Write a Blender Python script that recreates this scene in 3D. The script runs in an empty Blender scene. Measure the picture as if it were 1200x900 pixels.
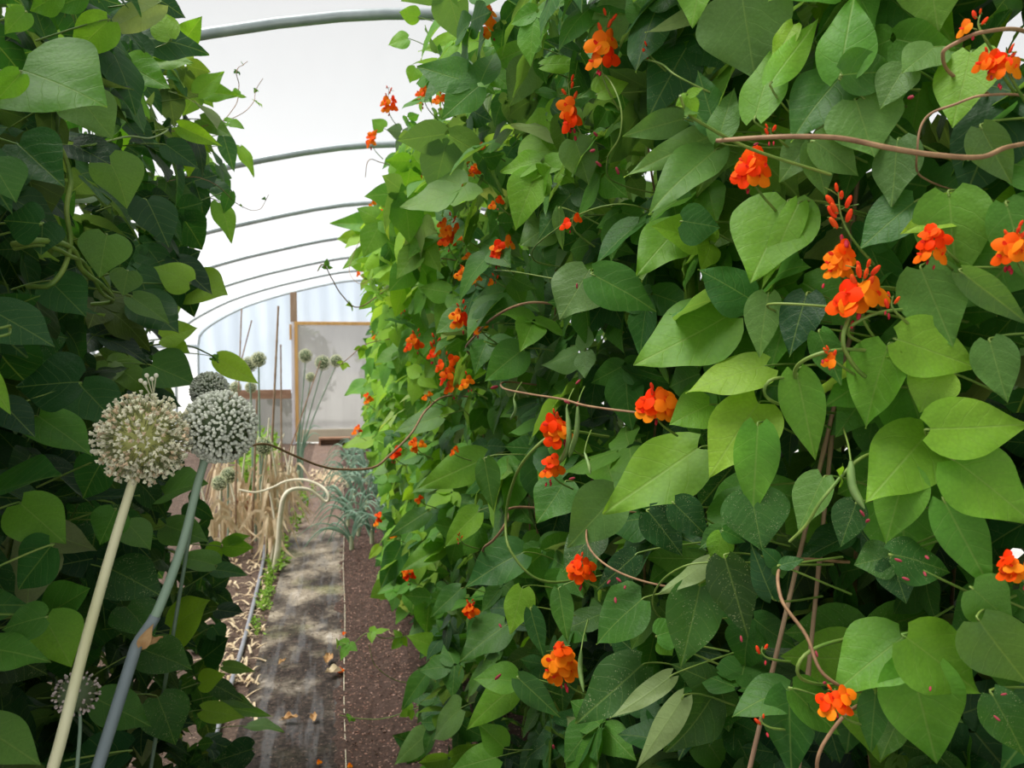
import bpy, math, random
import numpy as np
from mathutils import Vector, Matrix, noise as mnoise
random.seed(7); rng = np.random.default_rng(7)
SC = bpy.context.scene
COL = SC.collection
PI = math.pi
# ------------------------------------------------------------------ camera
F = 966.0; CX, CY = 600.0, 450.0; EYE = Vector((0, 0, 1.53))
yaw = math.atan(199/966); pit = math.atan(45/966)
fwd = Vector((math.sin(yaw)*math.cos(pit), math.cos(yaw)*math.cos(pit), -math.sin(pit)))
rgt = Vector((math.cos(yaw), -math.sin(yaw), 0)); upv = rgt.cross(fwd)
cam_d = bpy.data.cameras.new('camera'); cam = bpy.data.objects.new('camera', cam_d); COL.objects.link(cam)
cam_d.sensor_width = 36; cam_d.lens = F/1200*36; cam_d.clip_start = .02
R = Matrix((rgt, upv, -fwd)).transposed().to_4x4(); R.translation = EYE
cam.matrix_world = R; SC.camera = cam
cam_d.dof.use_dof = True; cam_d.dof.focus_distance = 1.25; cam_d.dof.aperture_fstop = 10
def ray(px, py): return fwd + rgt*((px-CX)/F) + upv*((CY-py)/F)
def at_depth(px, py, z): return EYE + ray(px, py)*z          # z along the optical axis
def at_Y(px, py, Y):
    d = ray(px, py); return EYE + d*(Y/d.y)
def on_ground(px, py, h=0.0):
    d = ray(px, py); return EYE + d*((h-EYE.z)/d.z)
def project(p):
    q = Vector(p)-EYE; z = q.dot(fwd)
    if z < .02: return None
    return CX+F*q.dot(rgt)/z, CY-F*q.dot(upv)/z, z
# ------------------------------------------------------------------ materials
def new_mat(name):
    m = bpy.data.materials.new(name); m.use_nodes = True
    nt = m.node_tree; nt.nodes.clear(); return m, nt
class NT:
    def __init__(s, nt): s.nt = nt
    def n(s, t, **kw):
        nd = s.nt.nodes.new(t)
        for k, v in kw.items(): setattr(nd, k, v)
        return nd
    def l(s, a, b): s.nt.links.new(a, b)
    def val(s, x, inp):
        if isinstance(x, (int, float)): inp.default_value = x
        else: s.l(x, inp)
    def math(s, op, a, b=0.0, c=None, clamp=False):
        nd = s.n('ShaderNodeMath', operation=op, use_clamp=clamp)
        s.val(a, nd.inputs[0]); s.val(b, nd.inputs[1])
        if c is not None: s.val(c, nd.inputs[2])
        return nd.outputs[0]
    def mix(s, f, a, b, blend='MIX'):
        nd = s.n('ShaderNodeMix', data_type='RGBA', blend_type=blend)
        s.val(f, nd.inputs[0])
        for x, i in ((a, 6), (b, 7)):
            if isinstance(x, tuple): nd.inputs[i].default_value = (*x, 1)[:4]
            else: s.l(x, nd.inputs[i])
        return nd.outputs[2]
    def ramp(s, f, stops):
        nd = s.n('ShaderNodeValToRGB'); s.l(f, nd.inputs[0]); e = nd.color_ramp.elements
        while len(e) < len(stops): e.new(.5)
        for i, (p, c) in enumerate(stops): e[i].position = p; e[i].color = (*c, 1)
        return nd.outputs[0]
    def noise(s, vec, scale, detail=3, rough=.5):
        nd = s.n('ShaderNodeTexNoise'); nd.inputs['Scale'].default_value = scale
        nd.inputs['Detail'].default_value = detail; nd.inputs['Roughness'].default_value = rough
        if vec is not None: s.l(vec, nd.inputs['Vector'])
        return nd.outputs['Fac']
    def rng(s, v, a, b, c=0., d=1., smooth=False):
        nd = s.n('ShaderNodeMapRange', clamp=True)
        if smooth: nd.interpolation_type = 'SMOOTHSTEP'
        s.val(v, nd.inputs[0])
        for i, x in enumerate((a, b, c, d)): s.val(x, nd.inputs[1+i])
        return nd.outputs[0]
    def bump(s, h, strength=.3, dist=.01):
        nd = s.n('ShaderNodeBump'); nd.inputs['Strength'].default_value = strength; nd.inputs['Distance'].default_value = dist
        s.l(h, nd.inputs['Height']); return nd.outputs[0]
    def obj(s): return s.n('ShaderNodeTexCoord').outputs['Object']
    def mapping(s, v, scale):
        nd = s.n('ShaderNodeMapping'); s.l(v, nd.inputs[0]); nd.inputs['Scale'].default_value = scale; return nd.outputs[0]
def principled(k, col, rough=.5, spec=.5, normal=None, metal=0.):
    b = k.n('ShaderNodeBsdfPrincipled')
    if isinstance(col, tuple): b.inputs['Base Color'].default_value = (*col, 1)
    else: k.l(col, b.inputs['Base Color'])
    k.val(rough, b.inputs['Roughness']); b.inputs['Specular IOR Level'].default_value = spec; b.inputs['Metallic'].default_value = metal
    if normal is not None: k.l(normal, b.inputs['Normal'])
    return b.outputs[0]
def out(k, sh):
    o = k.n('ShaderNodeOutputMaterial'); k.l(sh, o.inputs[0])
def simple(name, c1, c2, scale=40, rough=.6, spec=.3, bump=.2, stretch=(1, 1, 1), dist=.003, metal=0., transl=0., detail=4):
    m, nt = new_mat(name); k = NT(nt)
    v = k.mapping(k.obj(), stretch)
    f = k.noise(v, scale, detail); c = k.mix(k.rng(f, .3, .7), c1, c2)
    sh = principled(k, c, rough, spec, k.bump(f, bump, dist), metal)
    if transl:
        t = k.n('ShaderNodeBsdfTranslucent'); k.l(c, t.inputs[0])
        mx = k.n('ShaderNodeMixShader'); mx.inputs[0].default_value = transl; k.l(sh, mx.inputs[1]); k.l(t.outputs[0], mx.inputs[2]); sh = mx.outputs[0]
    out(k, sh); return m

def leaf_material():
    m, nt = new_mat('bean leaf'); k = NT(nt)
    att = k.n('ShaderNodeAttribute', attribute_name='tint')
    sep = k.n('ShaderNodeSeparateColor'); k.l(att.outputs['Color'], sep.inputs[0])
    r, yel, spots = sep.outputs; pale = att.outputs['Alpha']
    uv = k.n('ShaderNodeUVMap', uv_map='UVMap').outputs[0]
    sx = k.n('ShaderNodeSeparateXYZ'); k.l(uv, sx.inputs[0]); x, y = sx.outputs[0], sx.outputs[1]
    ax = k.math('ABSOLUTE', x)
    big = k.noise(k.obj(), 9, 2)
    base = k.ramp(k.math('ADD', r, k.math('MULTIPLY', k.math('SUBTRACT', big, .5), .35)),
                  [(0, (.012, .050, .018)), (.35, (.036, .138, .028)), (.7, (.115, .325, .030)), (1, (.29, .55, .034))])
    base = k.mix(k.math('MULTIPLY', yel, .55), base, (.36, .42, .03))
    base = k.mix(pale, base, (.40, .46, .20))
    # veins: midrib, three basal nerves, curved laterals
    mid = k.rng(ax, .004, .016, 1, 0, True)
    s = k.math('SUBTRACT', y, k.math('MULTIPLY', ax, k.math('ADD', .55, k.math('MULTIPLY', ax, .9))))
    s = k.math('ADD', s, k.math('MULTIPLY', k.math('SUBTRACT', k.noise(uv, 3.5, 2), .5), .14))
    fr = k.math('ABSOLUTE', k.math('SUBTRACT', k.math('FRACT', k.math('MULTIPLY', s, 5.2)), .5))
    lat = k.rng(fr, .0, .055, 1, 0, True)
    lat = k.math('MULTIPLY', lat, k.rng(s, -.12, -.02))
    vein = k.math('MAXIMUM', mid, k.math('MULTIPLY', lat, .5))
    fine = k.n('ShaderNodeTexVoronoi'); fine.inputs['Scale'].default_value = 26; k.l(uv, fine.inputs['Vector'])
    col = k.mix(k.math('MULTIPLY', vein, .52), base, k.mix(.6, base, (.34, .48, .12)))
    col = k.mix(k.math('MULTIPLY', fine.outputs['Distance'], .16), col, (.01, .05, .01))
    sp = k.n('ShaderNodeTexVoronoi'); sp.inputs['Scale'].default_value = 34; k.l(uv, sp.inputs['Vector'])
    spn = k.noise(uv, 60, 2); spm = k.noise(uv, 4, 2)
    spot = k.math('MULTIPLY', k.rng(k.math('ADD', sp.outputs['Distance'], k.math('MULTIPLY', spn, .35)), .34, .46, 1, 0), k.rng(spm, .42, .6))
    spot = k.math('MULTIPLY', spot, spots)
    col = k.mix(k.math('MULTIPLY', spot, .75), col, (.42, .48, .26))
    brn = k.math('MULTIPLY', k.rng(k.noise(uv, 3.1, 3), .66, .73), k.math('MULTIPLY', spots, .6))
    col = k.mix(brn, col, (.30, .22, .07))
    geo = k.n('ShaderNodeNewGeometry')
    under = k.mix(.42, col, (.20, .30, .13))
    colb = k.mix(geo.outputs['Backfacing'], col, under)
    h = k.math('ADD', k.math('MULTIPLY', vein, -.9), k.math('MULTIPLY', fine.outputs['Distance'], -.5))
    puck = k.math('MULTIPLY', k.math('SINE', k.math('MULTIPLY', s, 5.2*2*PI)), -.16)
    h = k.math('ADD', h, puck)
    h = k.math('ADD', h, k.math('MULTIPLY', k.noise(uv, 9, 3), 1.2))
    nb = k.bump(h, .34, .0016)
    pb = principled(k, colb, k.rng(r, 0, 1, .46, .55), .30, nb)
    tr = k.n('ShaderNodeBsdfTranslucent'); tc = k.mix(.6, colb, k.mix(1, colb, (2.6, 2.3, .55), 'MULTIPLY')); k.l(tc, tr.inputs[0]); k.l(nb, tr.inputs['Normal'])
    mx = k.n('ShaderNodeMixShader'); mx.inputs[0].default_value = .42
    k.l(pb, mx.inputs[1]); k.l(tr.outputs[0], mx.inputs[2]); out(k, mx.outputs[0]); return m
M = {}
M['leaf'] = leaf_material()
M['stem'] = simple('green bine', (.10, .20, .03), (.22, .30, .06), 30, .5, .4)
M['vine_brown'] = simple('brown bine', (.22, .12, .065), (.38, .23, .12), 60, .6, .3)
def petal_mat():
    m, nt = new_mat('scarlet petal'); k = NT(nt)
    att = k.n('ShaderNodeAttribute', attribute_name='tint'); c = att.outputs['Color']
    pb = principled(k, c, .6, .08)
    tr = k.n('ShaderNodeBsdfTranslucent'); k.l(c, tr.inputs[0])
    mx = k.n('ShaderNodeMixShader'); mx.inputs[0].default_value = .3; k.l(pb, mx.inputs[1]); k.l(tr.outputs[0], mx.inputs[2]); out(k, mx.outputs[0]); return m
M['petal'] = petal_mat()
M['pod'] = simple('bean pod', (.14, .26, .07), (.26, .38, .12), 50, .5, .4)
M['scape_pale'] = simple('pale scape', (.56, .56, .30), (.74, .72, .48), 12, .5, .35, stretch=(1, 1, .3))
M['scape_blue'] = simple('blue green scape', (.20, .30, .22), (.34, .45, .33), 10, .5, .4, stretch=(1, 1, .3))
M['scape_grey'] = simple('grey scape', (.14, .18, .20), (.25, .30, .31), 14, .55, .4, stretch=(1, 1, .2))
M['straw'] = simple('dry straw', (.55, .40, .23), (.88, .74, .52), 14, .75, .15, transl=.2)
M['straw_white'] = simple('bleached straw', (.66, .60, .42), (.85, .80, .64), 10, .65, .2)
M['dead_leaf'] = simple('dead leaf', (.36, .18, .07), (.60, .40, .20), 60, .8, .1, transl=.15)
M['cane'] = simple('bamboo cane', (.24, .14, .09), (.44, .30, .19), 30, .6, .3, stretch=(1, 1, .15))
M['leek'] = simple('leek leaf', (.12, .25, .17), (.32, .45, .32), 9, .5, .4, transl=.2)
M['leek_pale'] = simple('leek shaft', (.45, .52, .30), (.7, .72, .5), 9, .5, .4)
M['weed'] = simple('weed green', (.14, .30, .03), (.30, .48, .05), 20, .6, .3, transl=.35)
M['steel'] = simple('galvanised steel', (.34, .39, .40), (.44, .49, .50), 25, .38, .5, metal=.35, bump=.05)
M['timber'] = simple('weathered timber', (.30, .20, .13), (.44, .32, .22), 30, .75, .2, stretch=(1, 1, .1))
M['timber_rail'] = simple('brown board', (.28, .16, .10), (.42, .26, .17), 20, .75, .2, stretch=(.2, 1, 1))
M['timber_orange'] = simple('new timber', (.62, .34, .10), (.74, .46, .17), 20, .6, .3, stretch=(1, 1, .15))
M['hose'] = simple('grey hose', (.20, .21, .24), (.28, .29, .32), 20, .45, .5)
M['cream'] = simple('cream board', (.62, .54, .40), (.70, .62, .47), 4, .6, .3)
M['white_wrap'] = simple('white wrap', (.70, .68, .72), (.82, .80, .84), 8, .5, .4)
M['bulb'] = simple('bulb skin', (.25, .28, .25), (.6, .58, .5), 30, .4, .5)
M['pot'] = simple('terracotta', (.42, .16, .08), (.50, .22, .12), 20, .8, .2)
def film(name, col, transp, tint=(1, 1, 1), wr=0, ksel=.9):
    m, nt = new_mat(name); k = NT(nt)
    v = k.obj()
    n1 = k.noise(k.mapping(v, (1.2, .6, .25)), 2.2, 3)
    c = k.mix(k.rng(n1, .35, .7), tuple(a*ksel for a in col), col)
    nb = k.bump(k.noise(k.mapping(v, (3, 1, .35)), 3, 2), .3, .04)
    tr = k.n('ShaderNodeBsdfTranslucent'); k.l(c, tr.inputs[0]); k.l(nb, tr.inputs['Normal'])
    df = principled(k, c, .35, .4, nb)
    a = k.n('ShaderNodeMixShader'); a.inputs[0].default_value = .78; k.l(df, a.inputs[1]); k.l(tr.outputs[0], a.inputs[2])
    tp = k.n('ShaderNodeBsdfTransparent'); tp.inputs[0].default_value = (*tint, 1)
    b = k.n('ShaderNodeMixShader'); b.inputs[0].default_value = transp; k.l(a.outputs[0], b.inputs[1]); k.l(tp.outputs[0], b.inputs[2])
    out(k, b.outputs[0]); return m
M['cover'] = film('polythene cover', (.42, .425, .43), .60, (.95, .95, .95), ksel=.98)
M['gable'] = film('blue tinted film', (.76, .85, .97), .06, (.80, .88, .97), ksel=.88)
M['mesh_panel'] = film('grey haze film', (.50, .48, .46), .20, (.5, .5, .5), ksel=.85)
M['mesh_dark'] = film('dark mesh film', (.24, .23, .21), .2, (.34, .34, .33), ksel=.8)
def soil_mat(name, cols, chip=True, gloss=.85):
    m, nt = new_mat(name); k = NT(nt); v = k.obj()
    n1 = k.noise(v, 60, 6, .7); n2 = k.noise(v, 2.3, 3)
    c = k.ramp(n1, [(.30, cols[0]), (.52, cols[1]), (.72, cols[2])])
    c = k.mix(k.rng(n2, .35, .7, 0, .55), c, cols[1])
    if chip:
        vo = k.n('ShaderNodeTexVoronoi'); vo.inputs['Scale'].default_value = 75; k.l(v, vo.inputs['Vector'])
        sc = k.n('ShaderNodeSeparateColor'); k.l(vo.outputs['Color'], sc.inputs[0])
        c = k.mix(k.math('MULTIPLY', k.rng(sc.outputs[0], .72, .8), k.rng(vo.outputs['Distance'], .35, .28)), c, cols[3])
    out(k, principled(k, c, gloss, .3, k.bump(n1, .8, .02))); return m
M['soil'] = soil_mat('brown soil', [(.020, .012, .009), (.070, .040, .030), (.145, .086, .064), (.30, .17, .125)])
M['litter_soil'] = soil_mat('littered soil', [(.04, .026, .02), (.12, .08, .06), (.22, .15, .11), (.42, .30, .21)])
def path_mat():
    m, nt = new_mat('worn path fabric'); k = NT(nt); v = k.obj()
    sx = k.n('ShaderNodeSeparateXYZ'); k.l(v, sx.inputs[0])
    n1 = k.noise(k.mapping(v, (1, .8, 1)), 4.5, 5, .62); n2 = k.noise(v, 45, 5, .7); n3 = k.noise(k.mapping(v, (8, .8, 1)), 2.4, 3)
    f = k.math('ADD', k.math('MULTIPLY', n1, .8), k.math('MULTIPLY', n2, .25))
    c = k.ramp(f, [(.38, (.035, .030, .026)), (.50, (.12, .10, .08)), (.60, (.28, .235, .175)), (.72, (.50, .44, .37))])
    yy = k.rng(k.math('ADD', sx.outputs[1], k.math('MULTIPLY', k.math('SUBTRACT', n1, .5), 5.0)), 3.7, 5.4, 1, 0, True)           # near end darkened: crumbled soil plus painted shade of the bean rows
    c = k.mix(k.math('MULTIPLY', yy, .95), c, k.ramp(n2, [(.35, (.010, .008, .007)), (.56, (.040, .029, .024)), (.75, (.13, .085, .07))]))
    wet = k.rng(n3, .50, .62)
    c = k.mix(k.math('MULTIPLY', wet, .22), c, (.20, .205, .22))
    far = k.rng(sx.outputs[1], 6.6, 7.6)
    c = k.mix(k.math('MULTIPLY', far, .85), c, k.mix(k.rng(n2, .35, .65), (.11, .066, .050), (.26, .18, .14)))
    green = k.math('MULTIPLY', k.rng(k.noise(v, 3.0, 3), .55, .7), k.math('SUBTRACT', 1.0, far))
    c = k.mix(k.math('MULTIPLY', green, k.math('SUBTRACT', .45, k.math('MULTIPLY', yy, .4))), c, (.17, .19, .06))
    ro = k.rng(wet, 0, 1, .9, .5)
    out(k, principled(k, c, ro, .22, k.bump(n2, .4, .008))); return m
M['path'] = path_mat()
M['outside'] = simple('pale gravel', (.42, .42, .40), (.58, .58, .55), 3, .9, .1)
def attr_mat(name, rough=.6, transl=.0):
    m, nt = new_mat(name); k = NT(nt)
    att = k.n('ShaderNodeAttribute', attribute_name='tint'); c = att.outputs['Color']; sh = principled(k, c, rough, .3)
    if transl:
        t = k.n('ShaderNodeBsdfTranslucent'); k.l(c, t.inputs[0])
        mx = k.n('ShaderNodeMixShader'); mx.inputs[0].default_value = transl; k.l(sh, mx.inputs[1]); k.l(t.outputs[0], mx.inputs[2]); sh = mx.outputs[0]
    out(k, sh); return m
M['floret'] = attr_mat('floret', .6, .25)
M['chip'] = attr_mat('chips', .85)

# ------------------------------------------------------------------ mesh building
class MB:
    """collects vertices, quads/tris, per vertex tint and uv, built as one mesh"""
    def __init__(s): s.v = []; s.f3 = []; s.f4 = []; s.t = []; s.uv = []; s.m3 = []; s.m4 = []; s.n = 0
    def add(s, v, f, tint=(1, 1, 1, 1), uv=None, mi=0):
        v = np.asarray(v, np.float32).reshape(-1, 3); f = np.asarray(f, np.int64)
        s.v.append(v); n = len(v)
        t = np.asarray(tint, np.float32)
        s.t.append(np.broadcast_to(t, (n, 4)) if t.ndim == 1 else t)
        s.uv.append(np.zeros((n, 2), np.float32) if uv is None else np.asarray(uv, np.float32))
        if f.shape[-1] == 4: s.f4.append(f+s.n); s.m4.append(np.full(len(f), mi))
        else: s.f3.append(f+s.n); s.m3.append(np.full(len(f), mi))
        s.n += n
    def build(s, name, mats, parent=None, smooth=True, origin=None):
        V = np.concatenate(s.v); T = np.concatenate(s.t); U = np.concatenate(s.uv)
        F4 = np.concatenate(s.f4) if s.f4 else np.zeros((0, 4), np.int64); F3 = np.concatenate(s.f3) if s.f3 else np.zeros((0, 3), np.int64)
        mi = np.concatenate([*(s.m4 or [np.zeros(0)]), *(s.m3 or [np.zeros(0)])]).astype(np.int32)
        off = Vector((0, 0, 0))
        if parent is not None: off = Vector(parent.get('_o', (0, 0, 0)))
        elif origin is not None: off = Vector(origin)
        V = V-np.array(off, np.float32)
        me = bpy.data.meshes.new(name)
        loops = np.concatenate([F4.ravel(), F3.ravel()]).astype(np.int32)
        me.vertices.add(len(V)); me.vertices.foreach_set('co', V.ravel())
        me.loops.add(len(loops)); me.loops.foreach_set('vertex_index', loops)
        np_ = len(F4)+len(F3); me.polygons.add(np_)
        st = np.concatenate([np.arange(len(F4))*4, len(F4)*4+np.arange(len(F3))*3]).astype(np.int32)
        me.polygons.foreach_set('loop_start', st)
        me.polygons.foreach_set('material_index', mi)
        me.polygons.foreach_set('use_smooth', np.full(np_, smooth))
        a = me.attributes.new('tint', 'FLOAT_COLOR', 'POINT'); a.data.foreach_set('color', T.astype(np.float32).ravel())
        uvl = me.uv_layers.new(name='UVMap'); uvl.data.foreach_set('uv', U[loops].astype(np.float32).ravel())
        for m in (mats if isinstance(mats, (list, tuple)) else [mats]): me.materials.append(m)
        me.update(calc_edges=True); me.validate()
        o = bpy.data.objects.new(name, me); COL.objects.link(o)
        if parent is not None:
            o.parent = parent; o['_o'] = tuple(off)
        else:
            o.location = off; o['_o'] = tuple(off)
        return o
def empty(name, loc): 
    o = bpy.data.objects.new(name, None); COL.objects.link(o); o.location = loc; o['_o'] = tuple(loc); o.empty_display_size = .05; return o
def tag(o, label=None, cat=None, group=None, kind=None):
    if label: o['label'] = label
    if cat: o['category'] = cat
    if group: o['group'] = group
    if kind: o['kind'] = kind
    return o
def tube(mb, pts, rad, k=6, tint=(1, 1, 1, 1), mi=0, cap=True):
    P = np.array([tuple(p) for p in pts], float); n = len(P)
    r = np.full(n, rad, float) if np.isscalar(rad) else np.interp(np.linspace(0, 1, n), np.linspace(0, 1, len(rad)), rad)
    T = np.gradient(P, axis=0); T /= np.linalg.norm(T, axis=1, keepdims=True)+1e-9
    a = np.array([0, 0, 1.]) if abs(T[0][2]) < .9 else np.array([1., 0, 0])
    V = []
    for i in range(n):
        s = np.cross(T[i], a); s /= np.linalg.norm(s)+1e-9; b = np.cross(s, T[i]); a = b
        an = np.arange(k)*2*PI/k
        V.append(P[i]+r[i]*(np.cos(an)[:, None]*s+np.sin(an)[:, None]*b))
    V = np.concatenate(V); f = []
    for i in range(n-1):
        for j in range(k):
            f.append((i*k+j, i*k+(j+1) % k, (i+1)*k+(j+1) % k, (i+1)*k+j))
    mb.add(V, f, tint, mi=mi)
    if cap:
        c0 = np.concatenate([V[:k], [P[0]], V[-k:], [P[-1]]])
        ff = [(k, (j+1) % k, j) for j in range(k)]+[(2*k+1, k+1+j, k+1+(j+1) % k) for j in range(k)]
        mb.add(c0, ff, tint, mi=mi)
def spline(pts, n=24):
    """smooth curve through the points; tangents scale with each span so long and short spans do not overshoot"""
    P = [Vector(p) for p in pts]; N = len(P); o = []
    T = [(P[min(i+1, N-1)]-P[max(i-1, 0)]).normalized() for i in range(N)]
    m = max(2, n//(N-1))
    for i in range(N-1):
        d = (P[i+1]-P[i]).length
        for j in range(m):
            t = j/m; t2 = t*t; t3 = t2*t
            o.append(P[i]*(2*t3-3*t2+1)+T[i]*d*(t3-2*t2+t)+P[i+1]*(-2*t3+3*t2)+T[i+1]*d*(t3-t2))
    o.append(P[-1]); return o
def box(mb, lo, hi, mi=0, tint=(1, 1, 1, 1)):
    x0, y0, z0 = lo; x1, y1, z1 = hi
    v = [(x0, y0, z0), (x1, y0, z0), (x1, y1, z0), (x0, y1, z0), (x0, y0, z1), (x1, y0, z1), (x1, y1, z1), (x0, y1, z1)]
    mb.add(v, [(0, 3, 2, 1), (4, 5, 6, 7), (0, 1, 5, 4), (1, 2, 6, 5), (2, 3, 7, 6), (3, 0, 4, 7)], tint, mi=mi)
def bevel(o, w=.004):
    b = o.modifiers.new('bevel', 'BEVEL'); b.width = w; b.segments = 2; b.limit_method = 'ANGLE'
    for p in o.data.polygons: p.use_smooth = False
    return o
def sphere_tmpl(nu=8, nv=5):
    v = [(0, 0, 1)]; f3 = []; 
    for j in range(1, nv):
        th = PI*j/nv
        for i in range(nu): v.append((math.sin(th)*math.cos(2*PI*i/nu), math.sin(th)*math.sin(2*PI*i/nu), math.cos(th)))
    v.append((0, 0, -1)); L = len(v)-1
    for i in range(nu):
        f3.append((0, 1+i, 1+(i+1) % nu)); f3.append((L, 1+(nv-2)*nu+(i+1) % nu, 1+(nv-2)*nu+i))
    for j in range(nv-2):
        for i in range(nu):
            a, b = 1+j*nu+i, 1+j*nu+(i+1) % nu
            f3.append((a, a+nu, b+nu)); f3.append((a, b+nu, b))
    return np.array(v), np.array(f3)
SPH = sphere_tmpl(8, 6); SPL = sphere_tmpl(6, 4); SPM = sphere_tmpl(16, 12)
def frame(y, n):
    y = np.array(y, float); y /= np.linalg.norm(y)+1e-9; n = np.array(n, float); n -= y*(n@y)
    if np.linalg.norm(n) < 1e-4: n = np.cross(y, [1, .3, .2])
    n /= np.linalg.norm(n); return np.cross(y, n), y, n
# ------------------------------------------------------------------ leaves
WV = [0, .05, .12, .2, .3, .4, .5, .6, .7, .8, .88, .95, 1]
WW = [.16, .31, .41, .465, .49, .475, .425, .35, .262, .172, .10, .042, .002]
GR = {}
def grid(nu, nv):
    if (nu, nv) not in GR:
        u = np.linspace(-1, 1, nu); v = np.linspace(0, 1, nv)**1.12
        U, V = np.meshgrid(u, v); f = []
        for j in range(nv-1):
            for i in range(nu-1): a = j*nu+i; f.append((a, a+1, a+nu+1, a+nu))
        GR[nu, nv] = (U.ravel(), V.ravel(), np.array(f))
    return GR[nu, nv]
def leaflet(mb, B, Y, N, L, W, tint, res=(5, 8), fold=None, droop=None, asym=0., curl=None, wave=None, roll=0.):
    U, V, f = grid(*res)
    fold = random.uniform(-.12, .38) if fold is None else fold
    droop = random.uniform(.02, .35) if droop is None else droop
    curl = random.uniform(-.2, .5) if curl is None else curl
    wave = random.uniform(.01, .035) if wave is None else wave
    w = np.interp(V, WV, WW)*(W/L)/.98
    x = U*w*(1+asym*np.sign(U)*(1-V)); y = V-np.abs(U)**1.3*.10*(1-V)**4
    ph = random.uniform(0, 6.28)
    z = fold*np.abs(x)-droop*V**2-curl*x**2+wave*np.sin(V*11+ph+U*1.3)*U**2
    if roll: z += roll*np.clip(U, 0, 1)**2*.5; x = x-roll*np.clip(U, 0, 1)**2*w*.8
    if res[0] > 6: z += random.uniform(.004, .012)*np.sin(y*6+x*4+ph)+.010*np.sin(x*15+y*5+ph)*np.abs(U)
    X_, Y_, N_ = frame(Y, N)
    P = np.array(B)+L*(x[:, None]*X_+y[:, None]*Y_+z[:, None]*N_)
    sideways = x+.0
    mb.add(P, f, tint, np.stack([sideways, y], 1))
def tint_of(kind):
    r = random.uniform
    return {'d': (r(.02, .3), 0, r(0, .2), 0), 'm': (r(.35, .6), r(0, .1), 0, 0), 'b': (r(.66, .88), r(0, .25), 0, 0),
            'y': (r(.85, 1.), r(.25, .5), 0, .05), 'p': (r(.6, .8), .35, .15, r(.5, .75)), 's': (r(.12, .42), r(0, .12), 1, 0),
            'g': (r(.42, .62), 0, .1, r(.10, .22)), 'k': (r(-.1, .1), 0, 0, 0)}[kind]
# ------------------------------------------------------------------ plants as things
def interp(x, tab): return float(np.interp(x, [a for a, b in tab], [b for a, b in tab]))
RZ = [(380, 7), (400, 6.2), (430, 4.7), (450, 3.7), (475, 3.0), (500, 2.65), (550, 2.1), (600, 1.75), (700, 1.38), (800, 1.17), (900, 1.05), (1000, .97), (1200, .87), (1260, .85)]
LZ = [(-60, .82), (0, .92), (60, 1.07), (120, 1.3), (180, 1.6), (230, 2.05), (270, 2.5), (300, 2.9)]
R_THR = [.86, 1.03, 1.37, 1.95, 2.9, 4.4]; L_THR = [1.22, 1.75, 2.35]
R_Y = [.62, .94, 1.2, 1.65, 2.4, 3.6, 5.4]; L_Y = [.85, 1.45, 2.0, 2.75]
R_LAB = ['runner bean plant with the largest pale leaves and red sprays, farthest from the path',
         'runner bean plant with a tall scarlet flower spike before a dark gap and brown canes',
         'runner bean plant with glossy bright leaves, one scarlet cluster mid height, brown runner tip above',
         'runner bean plant with hanging green pods and orange flower clusters stacked above each other',
         'runner bean plant whose thin brown runner arches across the path to the allium heads',
         'runner bean plant densely dotted with many orange flower clusters beside the steel hoops',
         'farthest runner bean plant, small bright leaves beside the leek bed near the door']
L_LAB = ['climbing bean plant behind the two big flower heads, large bright leaf at its top',
         'climbing bean plant with dark drooping leaves and twisted green bine behind the creamy head',
         'climbing bean plant with dark leaves and yellow backlit leaves beside the grey flower head',
         'climbing bean plant with thin shoots against the white cover, beside the hose']
RP = []; LP = []
def xf_right(Y, z):
    x = interp(Y, [(.2, .88), (.5, .83), (.77, .74), (.9, .64), (1.12, .52), (1.76, .40), (2.9, .31), (4.1, .22), (6, .15), (7.2, .14)])
    return x-.25*max(0, min(1, (z-1.4)/.8))*min(1, Y/2)-.09*max(0, min(1, (.9-z)/.5))*max(0, min(1, (Y-1.6)/.6))*(1 if Y < 3.3 else max(0, 1-(Y-3.3)/.5))+.16*max(0, (.6-z))*max(0, min(1, (Y-3.3)/.8))
def xf_left(Y, z): return -.42-.02*(Y-1)+.10*max(0, z-1.4)
for i in range(7):
    o = empty('runner_bean_plant', (xf_right(R_Y[i], 1)+.28, R_Y[i], 0)); tag(o, R_LAB[i], 'bean plant', 'runner bean plants on the flowering side of the path'); RP.append(o)
for i in range(4):
    o = empty('climbing_bean_plant', (-.78, L_Y[i], 0)); tag(o, L_LAB[i], 'bean plant', 'climbing bean plants on the flower head side of the path'); LP.append(o)
def plant_R(Y): return int(np.searchsorted(R_THR, Y))
def plant_L(Y): return int(np.searchsorted(L_THR, Y))
FOL_R = [MB() for _ in RP]; FOL_L = [MB() for _ in LP]
R_MASK = [(-200, 500), (30, 497), (60, 490), (100, 470), (150, 455), (200, 448), (250, 428), (275, 412), (300, 420), (340, 434), (400, 432), (450, 428), (500, 428), (540, 436), (580, 448), (620, 450), (660, 450), (690, 452), (720, 488), (760, 505), (800, 495), (850, 485), (1000, 485)]
L_MASK = [(-200, 195), (0, 200), (30, 220), (60, 222), (90, 240), (110, 262), (130, 255), (170, 245), (200, 262), (240, 240), (280, 225), (320, 215), (345, 205), (365, 178), (400, 180), (430, 200), (450, 205), (480, 205), (520, 210), (560, 225), (600, 240), (640, 255), (680, 256), (720, 256), (760, 256), (800, 262), (840, 256), (880, 280), (1000, 282)]
GAPS = [(1192, 60, 10, 24, .02), (1192, 215, 12, 38, .02), (926, 306, 2, 4, .012), (985, 482, 6, 5, .016), (1018, 487, 2, 4, .012), (1186, 400, 2, 5, .012)]
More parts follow.
